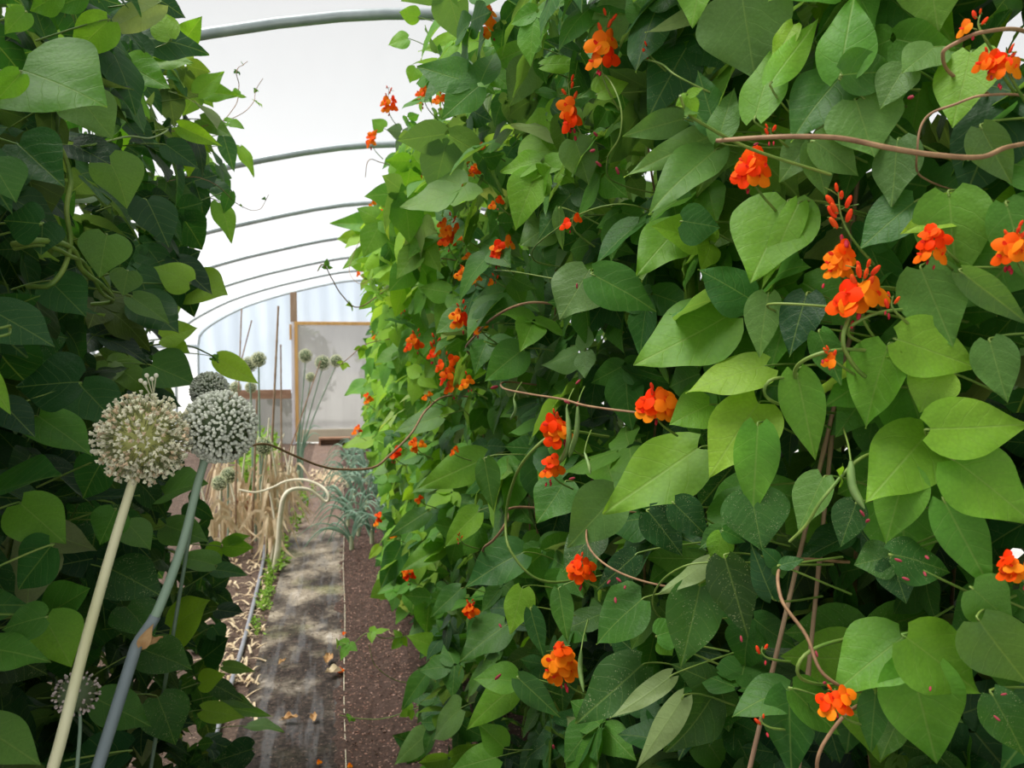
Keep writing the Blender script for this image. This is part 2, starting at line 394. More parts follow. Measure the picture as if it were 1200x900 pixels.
def ok_R(p):
    q = project(p)
    if q is None: return True
    x, y, z = q
    if x < interp(y, R_MASK)+ min(34, (.045 if y < 240 else .03)*F/z): return False
    for a, b, c, d, g in GAPS:
        if ((x-a)/(c+g*F/z))**2+((y-b)/(d+g*F/z))**2 < 1: return False
    return True
def ok_L(p):
    q = project(p)
    if q is None: return True
    x, y, z = q
    return x < interp(y, L_MASK)-min(26, (.006 if y < 380 else .022)*F/z)
def unit(v): v = np.array(v, float); return v/(np.linalg.norm(v)+1e-9)
def trifoliate(mb, C, N, D, L, tint, res):
    """three leaflets round C, the end one along D; N is the upper side"""
    X_, Y_, N_ = frame(D, N); j = lambda s: rng.normal(0, s, 3)
    a = random.uniform(.7, .95)
    leaflet(mb, C+Y_*L*.22, Y_+j(.08), N_+j(.12), L, L*random.uniform(.74, .92), tint, res)
    for sgn in (-1, 1):
        dirn = Y_*random.uniform(-.05, .45)+X_*sgn
        leaflet(mb, C+dirn*L*.05, dirn+j(.1), N_+X_*sgn*random.uniform(-.15, .35)+j(.12), L*a, L*a*random.uniform(.68, .82), tint, res, asym=-.14*sgn)
def roof(x): return float(np.interp(x, [p[0] for p in PROFILE], [p[1] for p in PROFILE]))
PROFILE = [(-2.19, 1.5), (-2.04, 1.84), (-1.82, 1.985), (-1.5, 2.15), (-1.16, 2.275), (-.75, 2.395), (0, 2.565), (.56, 2.60), (1.12, 2.565), (1.87, 2.395), (2.28, 2.275)]
def fill(side, n, deep=False, near=False):
    R_ = side == 'R'; cnt = 0; tries = 0
    while cnt < n and tries < n*6:
        tries += 1
        if R_:
            Y = random.uniform(.25, 7.0); z = random.uniform(.03, 2.42)
            if Y > 5.2 and z > 2.2-.22*(Y-5.2)*2: continue
        else:
            Y = random.uniform(.45, 3.1); z = random.uniform(.03, 2.40)
        e = .5*random.random()**1.7 if random.random() < .78 else random.uniform(.2, .62)
        if near: Y = random.uniform(.40, 1.55) if R_ else random.uniform(.5, 1.7); e = random.uniform(.03, .30)
        if deep: e = random.uniform(.38, .85)
        elif Y < 2.2: e += .035
        b = .07*mnoise.noise(Vector((Y*2.3, z*2.3, 3.3 if R_ else 9.1)))
        sg = 1 if R_ else -1
        x = (xf_right(Y, z) if R_ else xf_left(Y, z))+sg*(e+b)
        # the crown narrows to the top
        if z > roof(x)-(.16 if R_ else .12): continue
        C = np.array((x, Y, z))
        if not (ok_R(C) if R_ else ok_L(C)): continue
        pj = project(C); zc = pj[2] if pj else 9
        if pj and zc < .55: continue
        L = random.uniform(.075, .125)*(1 if zc < 2.2 else .92)*(1.25 if deep else 1)
        if random.random() < .12: L *= .6
        edge = max(0, 1-e/.25)
        hz = z/2.4
        outw = np.array((-sg, 0, 0.))
        camw = unit(np.array(EYE)-C)
        N = outw*.45+np.array((0, 0, 1.))*random.uniform(.35, 1.0)+camw*.45*edge+rng.normal(0, .33, 3)
        if deep: N = -outw*random.choice((-1, 1))+rng.normal(0, .35, 3)
        N = unit(N); down = np.array((0, 0, -1.))*.8+outw*.5*edge+rng.normal(0, .45, 3)
        # age: darker and more marked low down, fresh above; shade painted into deep leaves
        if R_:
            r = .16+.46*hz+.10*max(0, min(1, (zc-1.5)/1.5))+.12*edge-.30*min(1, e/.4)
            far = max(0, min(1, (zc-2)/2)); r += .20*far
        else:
            r = -.05+.42*max(0, hz-.35)+.08*edge-.15*min(1, e/.4)+(.35 if hz > .86 and random.random() < .5 else 0)  # left row's shade and its lit top leaves painted into the tint
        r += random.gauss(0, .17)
        yel = max(0, random.gauss(-.02, .12)) if random.random() < .5 else 0
        if random.random() < .05: yel += .35; r += .15
        sp = max(0, random.gauss(.75-1.1*hz, .25))
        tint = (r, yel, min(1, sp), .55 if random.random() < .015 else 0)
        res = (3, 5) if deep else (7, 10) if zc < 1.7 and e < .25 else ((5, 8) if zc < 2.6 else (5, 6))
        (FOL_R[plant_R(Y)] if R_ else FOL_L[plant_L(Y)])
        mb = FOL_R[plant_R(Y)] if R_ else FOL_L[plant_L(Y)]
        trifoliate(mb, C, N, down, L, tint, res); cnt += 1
fill('R', 4200); fill('L', 1600); fill('R', 650, near=True); fill('L', 220, near=True); fill('R', 1900, True); fill('L', 700, True)
# hanging small leaves on the far part of the row that juts towards the path
# ------------------------------------------------------------------ leaves one can point at
# base x, base y, tip x, tip y, width, kind [, options]
HR = [
 (870,-4,884,90,128,'g'),(845,-2,760,43,24,'p'),(762,-12,684,52,66,'g'),(836,158,734,205,38,'g'),(838,150,818,84,42,'m'),(843,163,859,103,36,'g'),
 (800,140,732,158,38,'g'),(838,176,762,242,48,'g'),(885,137,912,50,46,'b'),(905,95,958,22,34,'b'),(930,30,905,75,22,'y'),(985,88,1000,-8,62,'b'),(988,88,1054,82,52,'m'),
 (983,92,928,158,66,'m'),(1003,118,1024,182,98,'g'),(1095,55,1058,84,36,'g'),(1138,62,1116,146,62,'b'),(1060,78,1032,126,46,'g'),(950,163,914,212,46,'g'),(952,168,968,230,42,'g'),
 (955,166,1007,204,50,'g'),(1052,165,1044,240,58,'g'),(923,237,880,327,90,'b'),(935,240,893,332,34,'b'),(799,262,747,319,56,'b'),(800,259,843,266,64,'m'),(690,318,656,372,78,'g'),
 (696,322,768,362,62,'m'),(852,371,746,428,90,'b'),(879,350,820,316,62,'m'),(900,346,889,417,46,'g'),(898,428,806,456,52,'y'),(818,526,709,598,86,'b'),(889,473,832,552,84,'y'),
 (888,500,882,603,58,'b'),(934,438,955,537,56,'b'),(832,474,786,496,52,'b'),(722,580,666,640,72,'g'),(880,578,893,644,86,'s'),(662,565,630,612,60,'m'),
 (846,620,820,642,26,'m'),(848,622,874,634,22,'m'),(846,626,837,664,34,'b'),(912,660,893,642,22,'m'),(915,662,942,655,18,'m'),(912,664,917,678,18,'m'),
 (832,655,774,698,24,'p'),(1080,316,1116,404,84,'g'),(1128,320,1206,380,36,'g'),(1072,236,1008,290,60,'m'),(1112,228,1122,334,92,'b'),(1136,238,1058,272,40,'y'),
 (1040,406,1013,499,74,'b'),(1052,398,1144,430,78,'b'),(1046,408,1102,438,22,'p'),(1100,436,1078,482,62,'y'),(1087,508,1019,584,82,'b'),(1062,552,1038,636,66,'b'),
 (1090,503,1204,498,78,'b'),(1117,538,1212,612,92,'b'),(1107,588,1162,692,62,'b'),(1043,652,1002,662,52,'s'),(1046,650,1116,668,48,'s'),(1045,656,1062,706,50,'s'),
 (1057,748,979,808,88,'b'),(1062,747,1146,810,82,'b'),(1066,776,1099,896,96,'b'),(926,806,860,834,52,'m'),(928,808,982,860,44,'m'),(926,812,925,910,60,'m'),
 (1148,728,1206,806,72,'g'),(820,688,799,780,72,'s'),(850,655,876,744,56,'s'),(1026,812,1020,882,36,'m'),(1163,814,1203,888,48,'s'),(1140,690,1186,730,60,'g'),
 (592,733,540,771,50,'m'),(605,802,547,852,42,'b'),(604,798,556,794,40,'b'),(608,795,656,840,34,'m'),(655,692,665,752,30,'m'),(612,690,598,742,40,'b'),(622,715,637,770,26,'m'),
 (582,887,528,902,42,'b'),(590,876,562,848,36,'b'),(752,780,676,846,70,'s'),(800,818,748,898,34,'p'),(786,793,718,842,28,'p'),(752,702,698,752,66,'m'),(770,745,800,735,40,'m'),(775,750,788,768,36,'b'),
 (567,537,491,572,48,'b'),(568,540,578,597,32,'m'),(515,488,462,506,30,'g'),(612,648,545,684,58,'m'),(661,160,607,218,64,'b'),(626,72,597,122,48,'g'),(632,70,640,98,20,'m'),(636,76,690,74,22,'b'),
 (620,55,563,80,30,'b'),(560,48,492,58,34,'b'),(672,150,600,150,26,'p'),(674,165,690,215,50,'g'),(700,110,735,95,34,'b'),(645,250,600,230,36,'g'),(645,262,610,288,44,'g'),(655,245,658,292,16,'g'),
 (500,310,448,342,20,'p'),(612,410,568,445,50,'m'),(560,375,605,352,30,'m'),(905,700,880,640,30,'d'),(1160,400,1180,470,56,'g'),(965,560,935,620,48,'g'),(1003,590,985,640,44,'s'),
 (945,345,925,415,52,'d'),(960,390,985,450,40,'m'),(1180,240,1205,330,60,'m'),(1150,150,1185,215,50,'g'),(760,20,735,-10,40,'m'),(700,620,660,668,50,'s'),(760,600,800,650,50,'s'),(745,650,700,690,36,'s'),
 (790,590,830,630,46,'s'),(560,600,520,640,34,'b'),(520,640,470,668,30,'b'),(540,690,505,722,30,'m'),(520,560,482,575,22,'g'),(500,600,455,628,26,'m'),(470,640,445,690,30,'m'),
 (515,760,478,745,30,'b'),(500,790,470,830,26,'m'),(540,830,505,865,34,'g'),(500,860,462,895,30,'g'),(490,20,468,14,24,'b'),(478,45,455,52,22,'b'),(488,80,480,96,24,'b'),(450,150,436,140,20,'b'),(448,262,388,262,26,'b'),(420,278,395,280,20,'y'),
 (440,290,402,312,20,'b'),(440,515,402,522,22,'y'),(430,450,404,462,20,'b'),(445,640,432,655,12,'y'),
]
HL = [
 (26,83,118,116,88,'b',dict(fold=.15, curl=.15)),(24,86,-4,118,34,'b',{}),(88,112,132,158,94,'g',{}),(127,24,84,66,50,'b',{}),(186,4,116,42,36,'p',{}),(70,-8,36,12,40,'b',{}),(30,14,6,38,30,'b',{}),(100,-5,60,10,30,'m',{}),
 (145,74,197,102,36,'b',{}),(180,68,226,74,26,'b',{}),(213,52,236,20,30,'b',{}),(200,45,185,12,30,'b',{}),(126,184,151,240,66,'g',{}),(22,170,72,215,56,'d',{}),(-10,190,18,233,50,'m',{}),(195,170,232,196,34,'d',{}),
 (210,148,258,170,24,'b',{}),(232,110,262,84,26,'b',{}),(238,108,278,112,22,'b',{}),(125,276,117,322,60,'g',{}),(50,262,48,298,48,'d',{}),(46,262,4,258,44,'d',{}),(150,318,144,346,46,'g',{}),(155,348,197,378,30,'g',{}),
 (172,235,198,287,48,'d',{}),(222,329,264,343,46,'y',{}),(222,331,182,312,44,'y',{}),(190,396,230,384,34,'y',{}),(200,402,222,414,22,'y',{}),(255,420,302,449,32,'y',{}),(178,428,228,450,60,'m',{}),(205,304,248,345,32,'d',{}),
 (-12,362,62,404,62,'d',{}),(163,350,208,390,46,'d',{}),(92,448,20,452,80,'d',{}),(95,452,140,500,60,'d',{}),(-24,428,13,484,30,'b',{}),(45,488,106,529,50,'m',{}),(-12,578,69,556,56,'m',{}),(24,590,76,636,68,'b',{}),
 (192,580,240,564,36,'g',{}),(135,598,117,638,46,'m',{}),(150,614,176,642,38,'g',{}),(262,640,296,642,24,'b',{}),(258,642,232,662,22,'b',{}),(268,634,292,628,14,'b',{}),(195,616,242,632,40,'g',{}),(252,662,203,650,28,'g',{}),(250,668,289,672,20,'m',{}),
 (53,723,1,736,44,'m',{}),(55,720,104,690,52,'m',{}),(53,725,83,780,68,'b',{}),(-20,758,54,772,42,'m',{}),(132,668,188,696,60,'s',{}),(148,712,180,745,60,'s',{}),(200,736,244,704,44,'y',{}),(170,762,223,782,50,'s',{}),
 (115,820,176,850,54,'m',{}),(185,818,206,872,62,'s',{}),(237,832,285,840,28,'y',{}),(295,878,252,892,36,'s',{}),(-22,850,46,896,52,'g',{}),(262,780,297,786,16,'g',{}),(255,715,285,718,20,'d',{}),(250,735,262,752,26,'d',{}),
 (235,800,262,790,24,'y',{}),(270,830,318,838,16,'g',{}),(290,850,330,852,14,'g',{}),(240,770,268,748,30,'d',{}),(245,800,285,820,24,'s',{}),(262,815,300,830,18,'g',{}),(150,880,60,905,50,'d',{}),(120,540,95,585,46,'d',{}),(60,640,20,690,50,'d',{}),
 (85,170,128,190,40,'d',{}),(60,330,100,370,56,'d',{}),(0,470,40,510,40,'d',{}),(262,160,274,200,20,'m',{}),(270,225,262,250,18,'m',{}),(258,238,272,282,24,'b',{}),(235,140,270,158,22,'g',{}),(282,172,298,205,14,'b',{}),
]
def hero(px0, py0, px1, py1, w, kind, opt, side):
    tab = RZ if side == 'R' else LZ
    cxm = (px0+px1)/2; z = interp(cxm, tab)*.965
    if side == 'R' and cxm < 520 and py0 < 300: z = min(z, 2.5+(520-cxm)*.012)
    while at_depth(cxm, min(py0, py1), z).z > roof(at_depth(cxm, 0, z).x)-.10: z *= .96
    dz = random.uniform(-.12, .18)*math.hypot(px1-px0, py1-py0)/F*z*2.0
    B = np.array(at_depth(px0, py0, z+dz*.5)); T = np.array(at_depth(px1, py1, z-dz*.5))
    d = T-B; L = np.linalg.norm(d); toc = unit(np.array(EYE)-B)
    sd = -1 if side == 'R' else 1
    N = toc*1.0+np.array((0, 0, .55))+np.array((sd*.25, 0, 0))+rng.normal(0, .22, 3)
    X_, Y_, N_ = frame(d, N)
    W = w*z/F/max(.55, abs(N_@toc)+.08)
    W = min(W, L*1.25)
    mb = MB(); tint = tint_of(kind)
    kw = dict(fold=random.uniform(.02, .30), droop=random.uniform(-.02, .22), curl=random.uniform(0, .35)); kw.update(opt)
    if kind == 'p': N_ = -N_
    q = .0
    leaflet(mb, B, Y_+N_*.5*kw['droop'], N_, L*1.03, W, tint, (11, 16), asym=random.uniform(-.1, .1), **kw)
    # petiole, running back into the row
    back = B-Y_*L*.12; inn = np.array((-sd*.10, random.uniform(-.02, .06), random.uniform(-.06, .02)))
    g = (.55, .1, 0, .15)
    pts = spline([B+Y_*L*.02-N_*.001, B-Y_*L*.05-N_*.002, back+inn*.3, back+inn], 9)
    tube(mb, pts, [.0016, .0013, .0014, .0016], 5, g, mi=1)
    Yw = (B[1]+T[1])/2
    par = RP[plant_R(Yw)] if side == 'R' else LP[plant_L(Yw)]
    mb.build('leaf', [M['leaf'], M['stem']], par)
for h in HR: hero(*h[:6], {}, 'R')
for h in HL: hero(*h[:6], h[6], 'L')
# ------------------------------------------------------------------ flowers
def place(mb, tm, C, A, tint, mi=0):
    v, f = tm; P = v@A.T+C; mb.add(P, f, tint, mi=mi)
def petal(mb, C, Y, N, L, W, cup, tint, n=5):
    u = np.linspace(-1, 1, n); v = np.linspace(0, 1, n+1); U, V = np.meshgrid(u, v); U = U.ravel(); V = V.ravel()
    w = np.sqrt(np.clip(1-(2*(V**.8)-1)**2, 0.03, 1))
    x = U*w*.5*W/L; z = cup*(x**2*2+V*V*.35)
    X_, Y_, N_ = frame(Y, N)
    f = [(j*n+i, j*n+i+1, (j+1)*n+i+1, (j+1)*n+i) for j in range(n) for i in range(n-1)]
    mb.add(np.array(C)+L*(x[:, None]*X_+V[:, None]*Y_+z[:, None]*N_), f, tint)
def col(r, g, b): return (r, g, b, 1)
def orange():
    g = random.choice((.05, .10, .16, .22, .26)); return col(random.uniform(.90, .99), g, g*.03)
def red(): return col(random.uniform(.75, .9), random.uniform(.03, .07), random.uniform(.008, .02))
def pea_flower(mb, C, Fd, s):
    """standard, two broad wings and a keel; Fd points out of the flower"""
    C = np.array(C); X_, Y_, N_ = frame(Fd, np.array((0, 0, 1.))+rng.normal(0, .3, 3))
    o = orange(); r = red()
    w = random.uniform(.75, 1.0)
    for sg in (-1, 1):
        petal(mb, C+X_*sg*s*.02+Y_*s*.06, X_*sg*w-N_*.42+Y_*.18, Y_*.9+N_*.35, s*.92, s*.95, -.22, o)
    petal(mb, C, N_*.95-Y_*.1, Y_*1.0+N_*.15, s*.82, s*1.0, -.28, (o[0], o[1]*.7, o[2], 1))
    petal(mb, C+Y_*s*.08, N_*.1+Y_*.5+X_*.2, Y_+X_, s*.4, s*.3, .4, r)
    A = np.stack([X_*s*.14, N_*s*.14, Y_*s*.30], 1); place(mb, SPL, C-Y_*s*.22, A, r)
def bud(mb, C, D, s, tint):
    X_, Y_, N_ = frame(D, rng.normal(0, 1, 3)); place(mb, SPH, np.array(C)+Y_*s*.5, np.stack([X_*s*.24, N_*s*.2, Y_*s*.55], 1), tint)
def cluster(px, py, size, nopen, nbud, side='R', up=(0, 0, 1), kind=0, zoff=.93):
    z = interp(px, RZ)*zoff
    if px < 520 and py < 300: z = min(z, (2.5+(520-px)*.012)*.96)
    while at_depth(px, py-size*.7, z).z > roof(at_depth(px, py, z).x)-.08: z *= .96
    C0 = np.array(at_depth(px, py, z)); H = size*z/F; toc = unit(np.array(EYE)-C0)
    pi_ = plant_R(C0[1]); root = RP[pi_]
    U_ = unit(np.array(up, float)+rng.normal(0, .15, 3)); lo = C0-U_*H*.5; sd = unit(np.cross(toc, U_))
    mb = MB(); fs = min(.0225, max(.0125, H*.52)); tot = nopen+nbud
    st = MB(); tube(st, spline([lo-U_*H*.6+np.array((.05, .02, -.01)), lo-U_*H*.2+np.array((.01, 0, 0)), lo+U_*H*.4, lo+U_*H*1.02], 12), [.0018, .0015, .0012, .0007], 5)
    for i in range(tot):
        t = (i+.5)/tot; p = lo+U_*H*(t*.98); an = i*2.4+random.random()*.6
        d = unit(toc*(.55+.4*math.sin(an))+sd*math.cos(an)*1.0+U_*.15)
        q = p+d*fs*random.uniform(.45, .85)+sd*rng.normal(0, .25)*fs; tube(st, [p, (p+q)/2+U_*.001, q], .0006, 4, cap=False)
        if i < nopen: pea_flower(mb, q, d+toc*.4-U_*.1, fs*random.uniform(.85, 1.1))
        else: bud(mb, p+d*fs*.3, d*.6+U_*.9, fs*random.uniform(.6, .85)*(1.15-.5*t), col(random.uniform(.8, .95), random.uniform(.06, .13), .02))
    for j in range(random.randint(1, 3)):
        p = lo-U_*H*random.uniform(.05, .3)+rng.normal(0, .004, 3)
        bud(mb, p, toc-U_, fs*.5, col(.55, .04, .06))
    o = mb.build('flower_cluster', M['petal'], root); st.build('flower_stalk', M['stem'], o)
CL = [(572,24,34,5,1),(708,46,66,5,4),(669,120,52,4,4),(455,116,26,5,4),(497,108,24,4,2),(518,114,14,2,2),(497,163,18,4,0),(437,162,18,4,1),(513,184,12,2,1),(556,199,12,4,1),(552,184,14,1,4),(495,227,40,6,3),
 (536,213,12,3,1),(620,63,8,1,1),(569,171,8,1,1),(460,253,20,4,3),(451,246,12,1,3),(527,268,38,6,3),(503,280,24,4,3),(541,273,12,2,2),(585,293,22,5,0),(553,304,14,3,2),(543,318,14,3,1),(581,327,10,1,2),
 (557,328,9,2,0),(671,260,18,2,0),(584,238,12,2,0),(541,367,26,3,4),(561,376,20,4,1),(488,398,22,4,3),(510,402,34,2,6),(524,436,44,7,1),(548,446,16,2,1),(444,308,9,2,0),(424,319,8,2,0),(444,345,8,2,0),
 (471,364,7,2,0),(439,393,9,2,1),(431,466,13,3,1),(420,503,11,3,1),(464,531,12,4,0),(487,521,14,3,1),(442,609,14,3,0),(461,626,8,2,1),(480,673,12,4,0),(531,529,8,2,0),(539,630,12,0,4),(503,464,9,2,0),(493,585,8,2,0),
 (767,472,32,8,3),(653,501,32,6,2),(648,547,22,4,0),(680,665,24,6,2),(656,776,42,8,2),(551,712,16,3,4),(882,196,34,7,1),(903,155,10,0,3),(985,248,44,0,8),(982,306,30,8,0),(1010,337,52,5,7),(1045,356,18,0,3),
 (1096,279,16,4,0),(1098,298,12,3,0),(1178,72,30,4,4),(1147,26,24,1,3),(1187,285,36,4,4),(980,822,28,5,1),(893,764,12,0,2),(893,846,12,0,2),(1190,667,20,6,0),(974,417,16,1,3),(760,60,14,0,3),(1160,70,14,2,1),
 (435,240,9,2,0),(470,290,8,2,0),(620,470,0,0,0)]
for c in CL:
    if c[2]: cluster(*c)
# a small orange bloom in the dark row opposite is only a hint in the photo
# ------------------------------------------------------------------ pods, runners, spent buds
def pod(pts, r, lead):
    Z = [np.array(at_depth(x, y, interp(x, RZ)*.95)) for x, y in pts]; root = RP[plant_R(Z[0][1])]
    mb = MB(); tube(mb, spline(Z, 14), [r*.4, r*.9, r, r*1.05, r, r*.85, r*.2], 8)
    o = mb.build('bean_pod', M['pod'], root)
    s = MB(); tube(s, spline([Z[0], Z[0]+np.array((.01, .02, .015)), Z[0]+np.array((.03, .06, .03))], 6), [.0012, .0014], 5); s.build('pod_stalk', M['stem'], o)
pod([(664, 478), (667, 510), (663, 530), (654, 545)], .0050, 0)
pod([(677, 476), (676, 505), (671, 523), (667, 536)], .0048, 0)
pod([(602, 467), (604, 480), (598, 492)], .0032, 0); pod([(685, 530), (690, 545), (692, 556)], .0028, 0)
pod([(681, 762), (680, 785), (684, 811)], .0042, 0); pod([(997, 540), (999, 570), (1013, 596)], .0048, 0)
def runner(pts, r, mat, side='R', z=None, leaves=(), name='runner_stem'):
    if z is None: Z = [at_depth(x, y, interp(x, RZ if side == 'R' else LZ)*.93) for x, y in pts]
    else: Z = [at_depth(x, y, zz) for (x, y), zz in zip(pts, z)]
    root = RP[plant_R(Z[0][1])] if side == 'R' else LP[plant_L(Z[0][1])]
    inn = Vector((.16 if side == 'R' else -.16, .05, -.02)); Z = [Vector(p) for p in Z]
    if name == 'bine': inn = inn*.3
    Z = [Z[0]+inn, Z[0]+inn*.3-Vector((0, 0, 0))]+Z[1:]
    if z is None and not leaves: Z = Z[:-1]+[Z[-1]+inn*.3, Z[-1]+inn]
    mb = MB(); P = spline(Z, 6*len(Z)); tube(mb, P, [r, r, r*.8], 6)
    lf = MB()
    for t, L, kd in leaves:
        p = P[int(t*(len(P)-1))]; tp = tint_of(kd)
        trifoliate(lf, np.array(p)+rng.normal(0, .004, 3), unit(np.array(EYE)-np.array(p))+np.array((0, 0, .8))+rng.normal(0, .4, 3), rng.normal(0, .7, 3)+np.array((0, 0, -.4)), L, tp, (5, 7))
    o = mb.build(name, mat, root)
    if leaves: lf.build('shoot_leaves', M['leaf'], o)
runner([(508, 462), (500, 480), (482, 508), (455, 535), (437, 548), (400, 550), (375, 546), (345, 534), (318, 522), (300, 521), (278, 530)], .0032, M['vine_brown'], z=[2.5, 2.4, 2.3, 2.2, 2.15, 2.1, 2.0, 1.9, 1.8, 1.7, 1.6])
runner([(1225, 150), (1182, 172), (1150, 184), (1090, 181), (1040, 173), (985, 162), (930, 160), (880, 162), (840, 165)], .0026, M['vine_brown'], z=[.82, .8, .78, .76, .75, .75, .75, .77, .80])
runner([(835, 160), (815, 140), (803, 128), (797, 112)], .0016, M['stem'], z=[.8, .76, .74, .73], leaves=[(.95, .018, 'b'), (.7, .02, 'g')])
runner([(1165, 18), (1150, 38), (1125, 48), (1105, 62), (1085, 75)], .0022, M['vine_brown'])
runner([(1172, 98), (1150, 112), (1120, 122), (1085, 138), (1075, 175), (1045, 195)], .0014, M['vine_brown'])
runner([(572, 445), (590, 455), (622, 462), (660, 468), (690, 476), (730, 482)], .0022, M['vine_brown'])
runner([(530, 412), (560, 390), (590, 365), (600, 350)], .0028, M['vine_brown'])
runner([(627, 505), (618, 535), (600, 570), (593, 610), (598, 645), (606, 680)], .0032, M['stem'])
runner([(575, 595), (590, 618), (566, 645), (556, 660)], .003, M['vine_brown'])
runner([(885, 660), (915, 700), (945, 745), (965, 790), (975, 815)], .0022, M['vine_brown'])
runner([(970, 832), (966, 870), (958, 905), (950, 990)], .0022, M['vine_brown'])
runner([(942, 755), (935, 780), (927, 806)], .0022, M['stem'])
runner([(1030, 355), (1000, 380), (975, 395)], .002, M['stem']); runner([(985, 358), (940, 357), (900, 357), (882, 360)], .0016, M['stem']); runner([(990, 330), (992, 380), (990, 410), (986, 440)], .0026, M['stem'])
runner([(905, 445), (935, 428), (970, 412), (985, 405)], .0024, M['stem'])
runner([(889, 473), (897, 452), (905, 440)], .002, M['stem'])
runner([(982, 530), (966, 582), (945, 615), (925, 635)], .002, M['stem'], leaves=[(.4, .02, 'b'), (.0, .018, 'b')])
runner([(830, 660), (800, 664), (765, 700), (750, 730)], .0013, M['stem'])
runner([(672, 600), (688, 635), (720, 668), (760, 690)], .0018, M['vine_brown'])
runner([(675, 92), (700, 84), (715, 95), (728, 128), (726, 160), (712, 185), (690, 205)], .0016, M['stem'])
runner([(722, 55), (750, 68), (775, 75), (795, 90), (812, 102)], .0015, M['stem'])
runner([(600, 300), (650, 270), (690, 232)], .0014, M['stem']); runner([(560, 315), (600, 318), (640, 325)], .0014, M['stem'])
runner([(480, 295), (470, 280), (458, 292), (478, 262), (500, 240)], .0022, M['vine_brown'])
runner([(445, 335), (420, 360), (400, 345), (388, 325), (378, 310), (372, 318)], .0022, M['vine_brown'], z=[3.2, 3.1, 3, 2.95, 2.9, 2.9], leaves=[(.25, .04, 'b'), (.4, .03, 'b'), (.75, .028, 'm'), (.9, .022, 'm')])
runner([(430, 250), (410, 310), (420, 332), (440, 325)], .001, M['vine_brown'], z=[3.2, 3.1, 3, 2.95])
runner([(455, 395), (430, 403), (408, 420), (398, 428)], .0018, M['vine_brown'], z=[3.4, 3.3, 3.2, 3.1], leaves=[(.9, .035, 'y'), (.6, .04, 'b'), (.3, .04, 'b')])
runner([(460, 195), (445, 190), (432, 188), (428, 208)], .0014, M['vine_brown'], z=[2.9, 2.85, 2.8, 2.8])
runner([(480, 830), (450, 842), (420, 842), (398, 838)], .0018, M['stem'], z=[2.9, 2.9, 2.9, 2.9], leaves=[(.9, .03, 'b'), (.35, .04, 'b'), (.2, .05, 'm')])
runner([(470, 745), (450, 748), (430, 742), (412, 755), (395, 752)], .0018, M['stem'], z=[3.3, 3.3, 3.3, 3.3, 3.3], leaves=[(.55, .06, 'b'), (.85, .06, 'b'), (.3, .05, 'b'), (1., .035, 'b')])
runner([(455, 800), (440, 780), (432, 755)], .0016, M['stem'], z=[3.3, 3.3, 3.3])
# opposite row: twisted bine and shoots
runner([(75, 330), (82, 290), (78, 245), (82, 205), (74, 160)], .0035, M['stem'], 'L', name='bine')
runner([(60, 280), (85, 292), (95, 315), (120, 335), (142, 352)], .004, M['stem'], 'L', name='bine')
runner([(62, 285), (82, 300), (100, 310), (118, 342), (142, 352)], .003, M['stem'], 'L', name='bine')
runner([(120, 168), (150, 160), (175, 162), (205, 150)], .0018, M['stem'], 'L', name='bine')
runner([(262, 150), (275, 125), (280, 100), (277, 85), (285, 76), (290, 72)], .0012, M['vine_brown'], 'L', leaves=[(.1, .05, 'b'), (.45, .03, 'b'), (.7, .018, 'm'), (.9, .012, 'm')], name='tendril_shoot')
runner([(258, 145), (280, 135), (298, 118), (300, 105), (308, 92)], .0012, M['vine_brown'], 'L', leaves=[(.3, .045, 'b'), (.6, .03, 'b'), (.8, .012, 'm')], name='tendril_shoot')
runner([(255, 205), (280, 240), (305, 245), (315, 228)], .001, M['vine_brown'], 'L', leaves=[(.5, .012, 'm'), (.95, .01, 'm')], name='tendril_shoot')
runner([(226, 400), (245, 415), (256, 425)], .002, M['stem'], 'L', name='tendril_shoot', leaves=[(.9, .02, 'b')])
runner([(-5, 395), (5, 393), (12, 385), (6, 383), (4, 392)], .0016, M['stem'], 'L', name='tendril_shoot')
# climbing bines of every plant, mostly hidden in the leaves, from the ground up
for plants, front, ys, sg in ((RP, xf_right, R_Y, 1), (LP, xf_left, L_Y, -1)):
    for o, Y in zip(plants, ys):
        mb = MB()
        for k in range(4):
            y0 = Y+random.uniform(-.25, .25)*(1 if Y < 2.5 else 2); x0 = front(y0, .8)+sg*random.uniform(.24, .42)
            pts = [(x0+.03*math.sin(i*1.3+k)+(-sg*.02 if i % 3 else 0), y0+.03*math.cos(i*1.1+k)+.04*k/6*i/8, i*.28) for i in range(9)]
            tube(mb, spline(pts, 36), [.004, .003, .002], 6)
        mb.build('stem', M['vine_brown'] if sg > 0 else M['stem'], o)
for o, mb in zip(RP+LP, FOL_R+FOL_L): mb.build('foliage', M['leaf'], o)
# canes in the dark gap: bamboo, ground to top
def cane(pts, label, r=.006, group=None):
    mb = MB(); b = Vector(pts[0]); t = Vector(pts[-1]); n = 14; P = []; Rr = []
    for i in range(n+1):
        p = b.lerp(t, i/n); p += Vector((0, 0, 0)); P += [p, p+(t-b)*.008, p+(t-b)*.016]; Rr += [r*(1.0-.25*i/n), r*(1.18-.25*i/n), r*(1-.25*i/n)]
    tube(mb, P, Rr, 8); o = mb.build('bamboo_cane', M['cane'], origin=b); tag(o, label, 'cane', group); return o
def cane_px(x0, y0, x1, y1, Y, label, r=.006, group='canes standing in the dry bed', stretch=True):
    a = at_Y(x0, y0, Y); b = at_Y(x1, y1, Y); d = b-a
    if a.z < b.z: lo, hi = a, b
    else: lo, hi = b, a
    dd = hi-lo; lo = lo-dd*(lo.z/dd.z) if abs(dd.z) > 1e-3 else lo
    return cane([lo, hi], label, r, group)
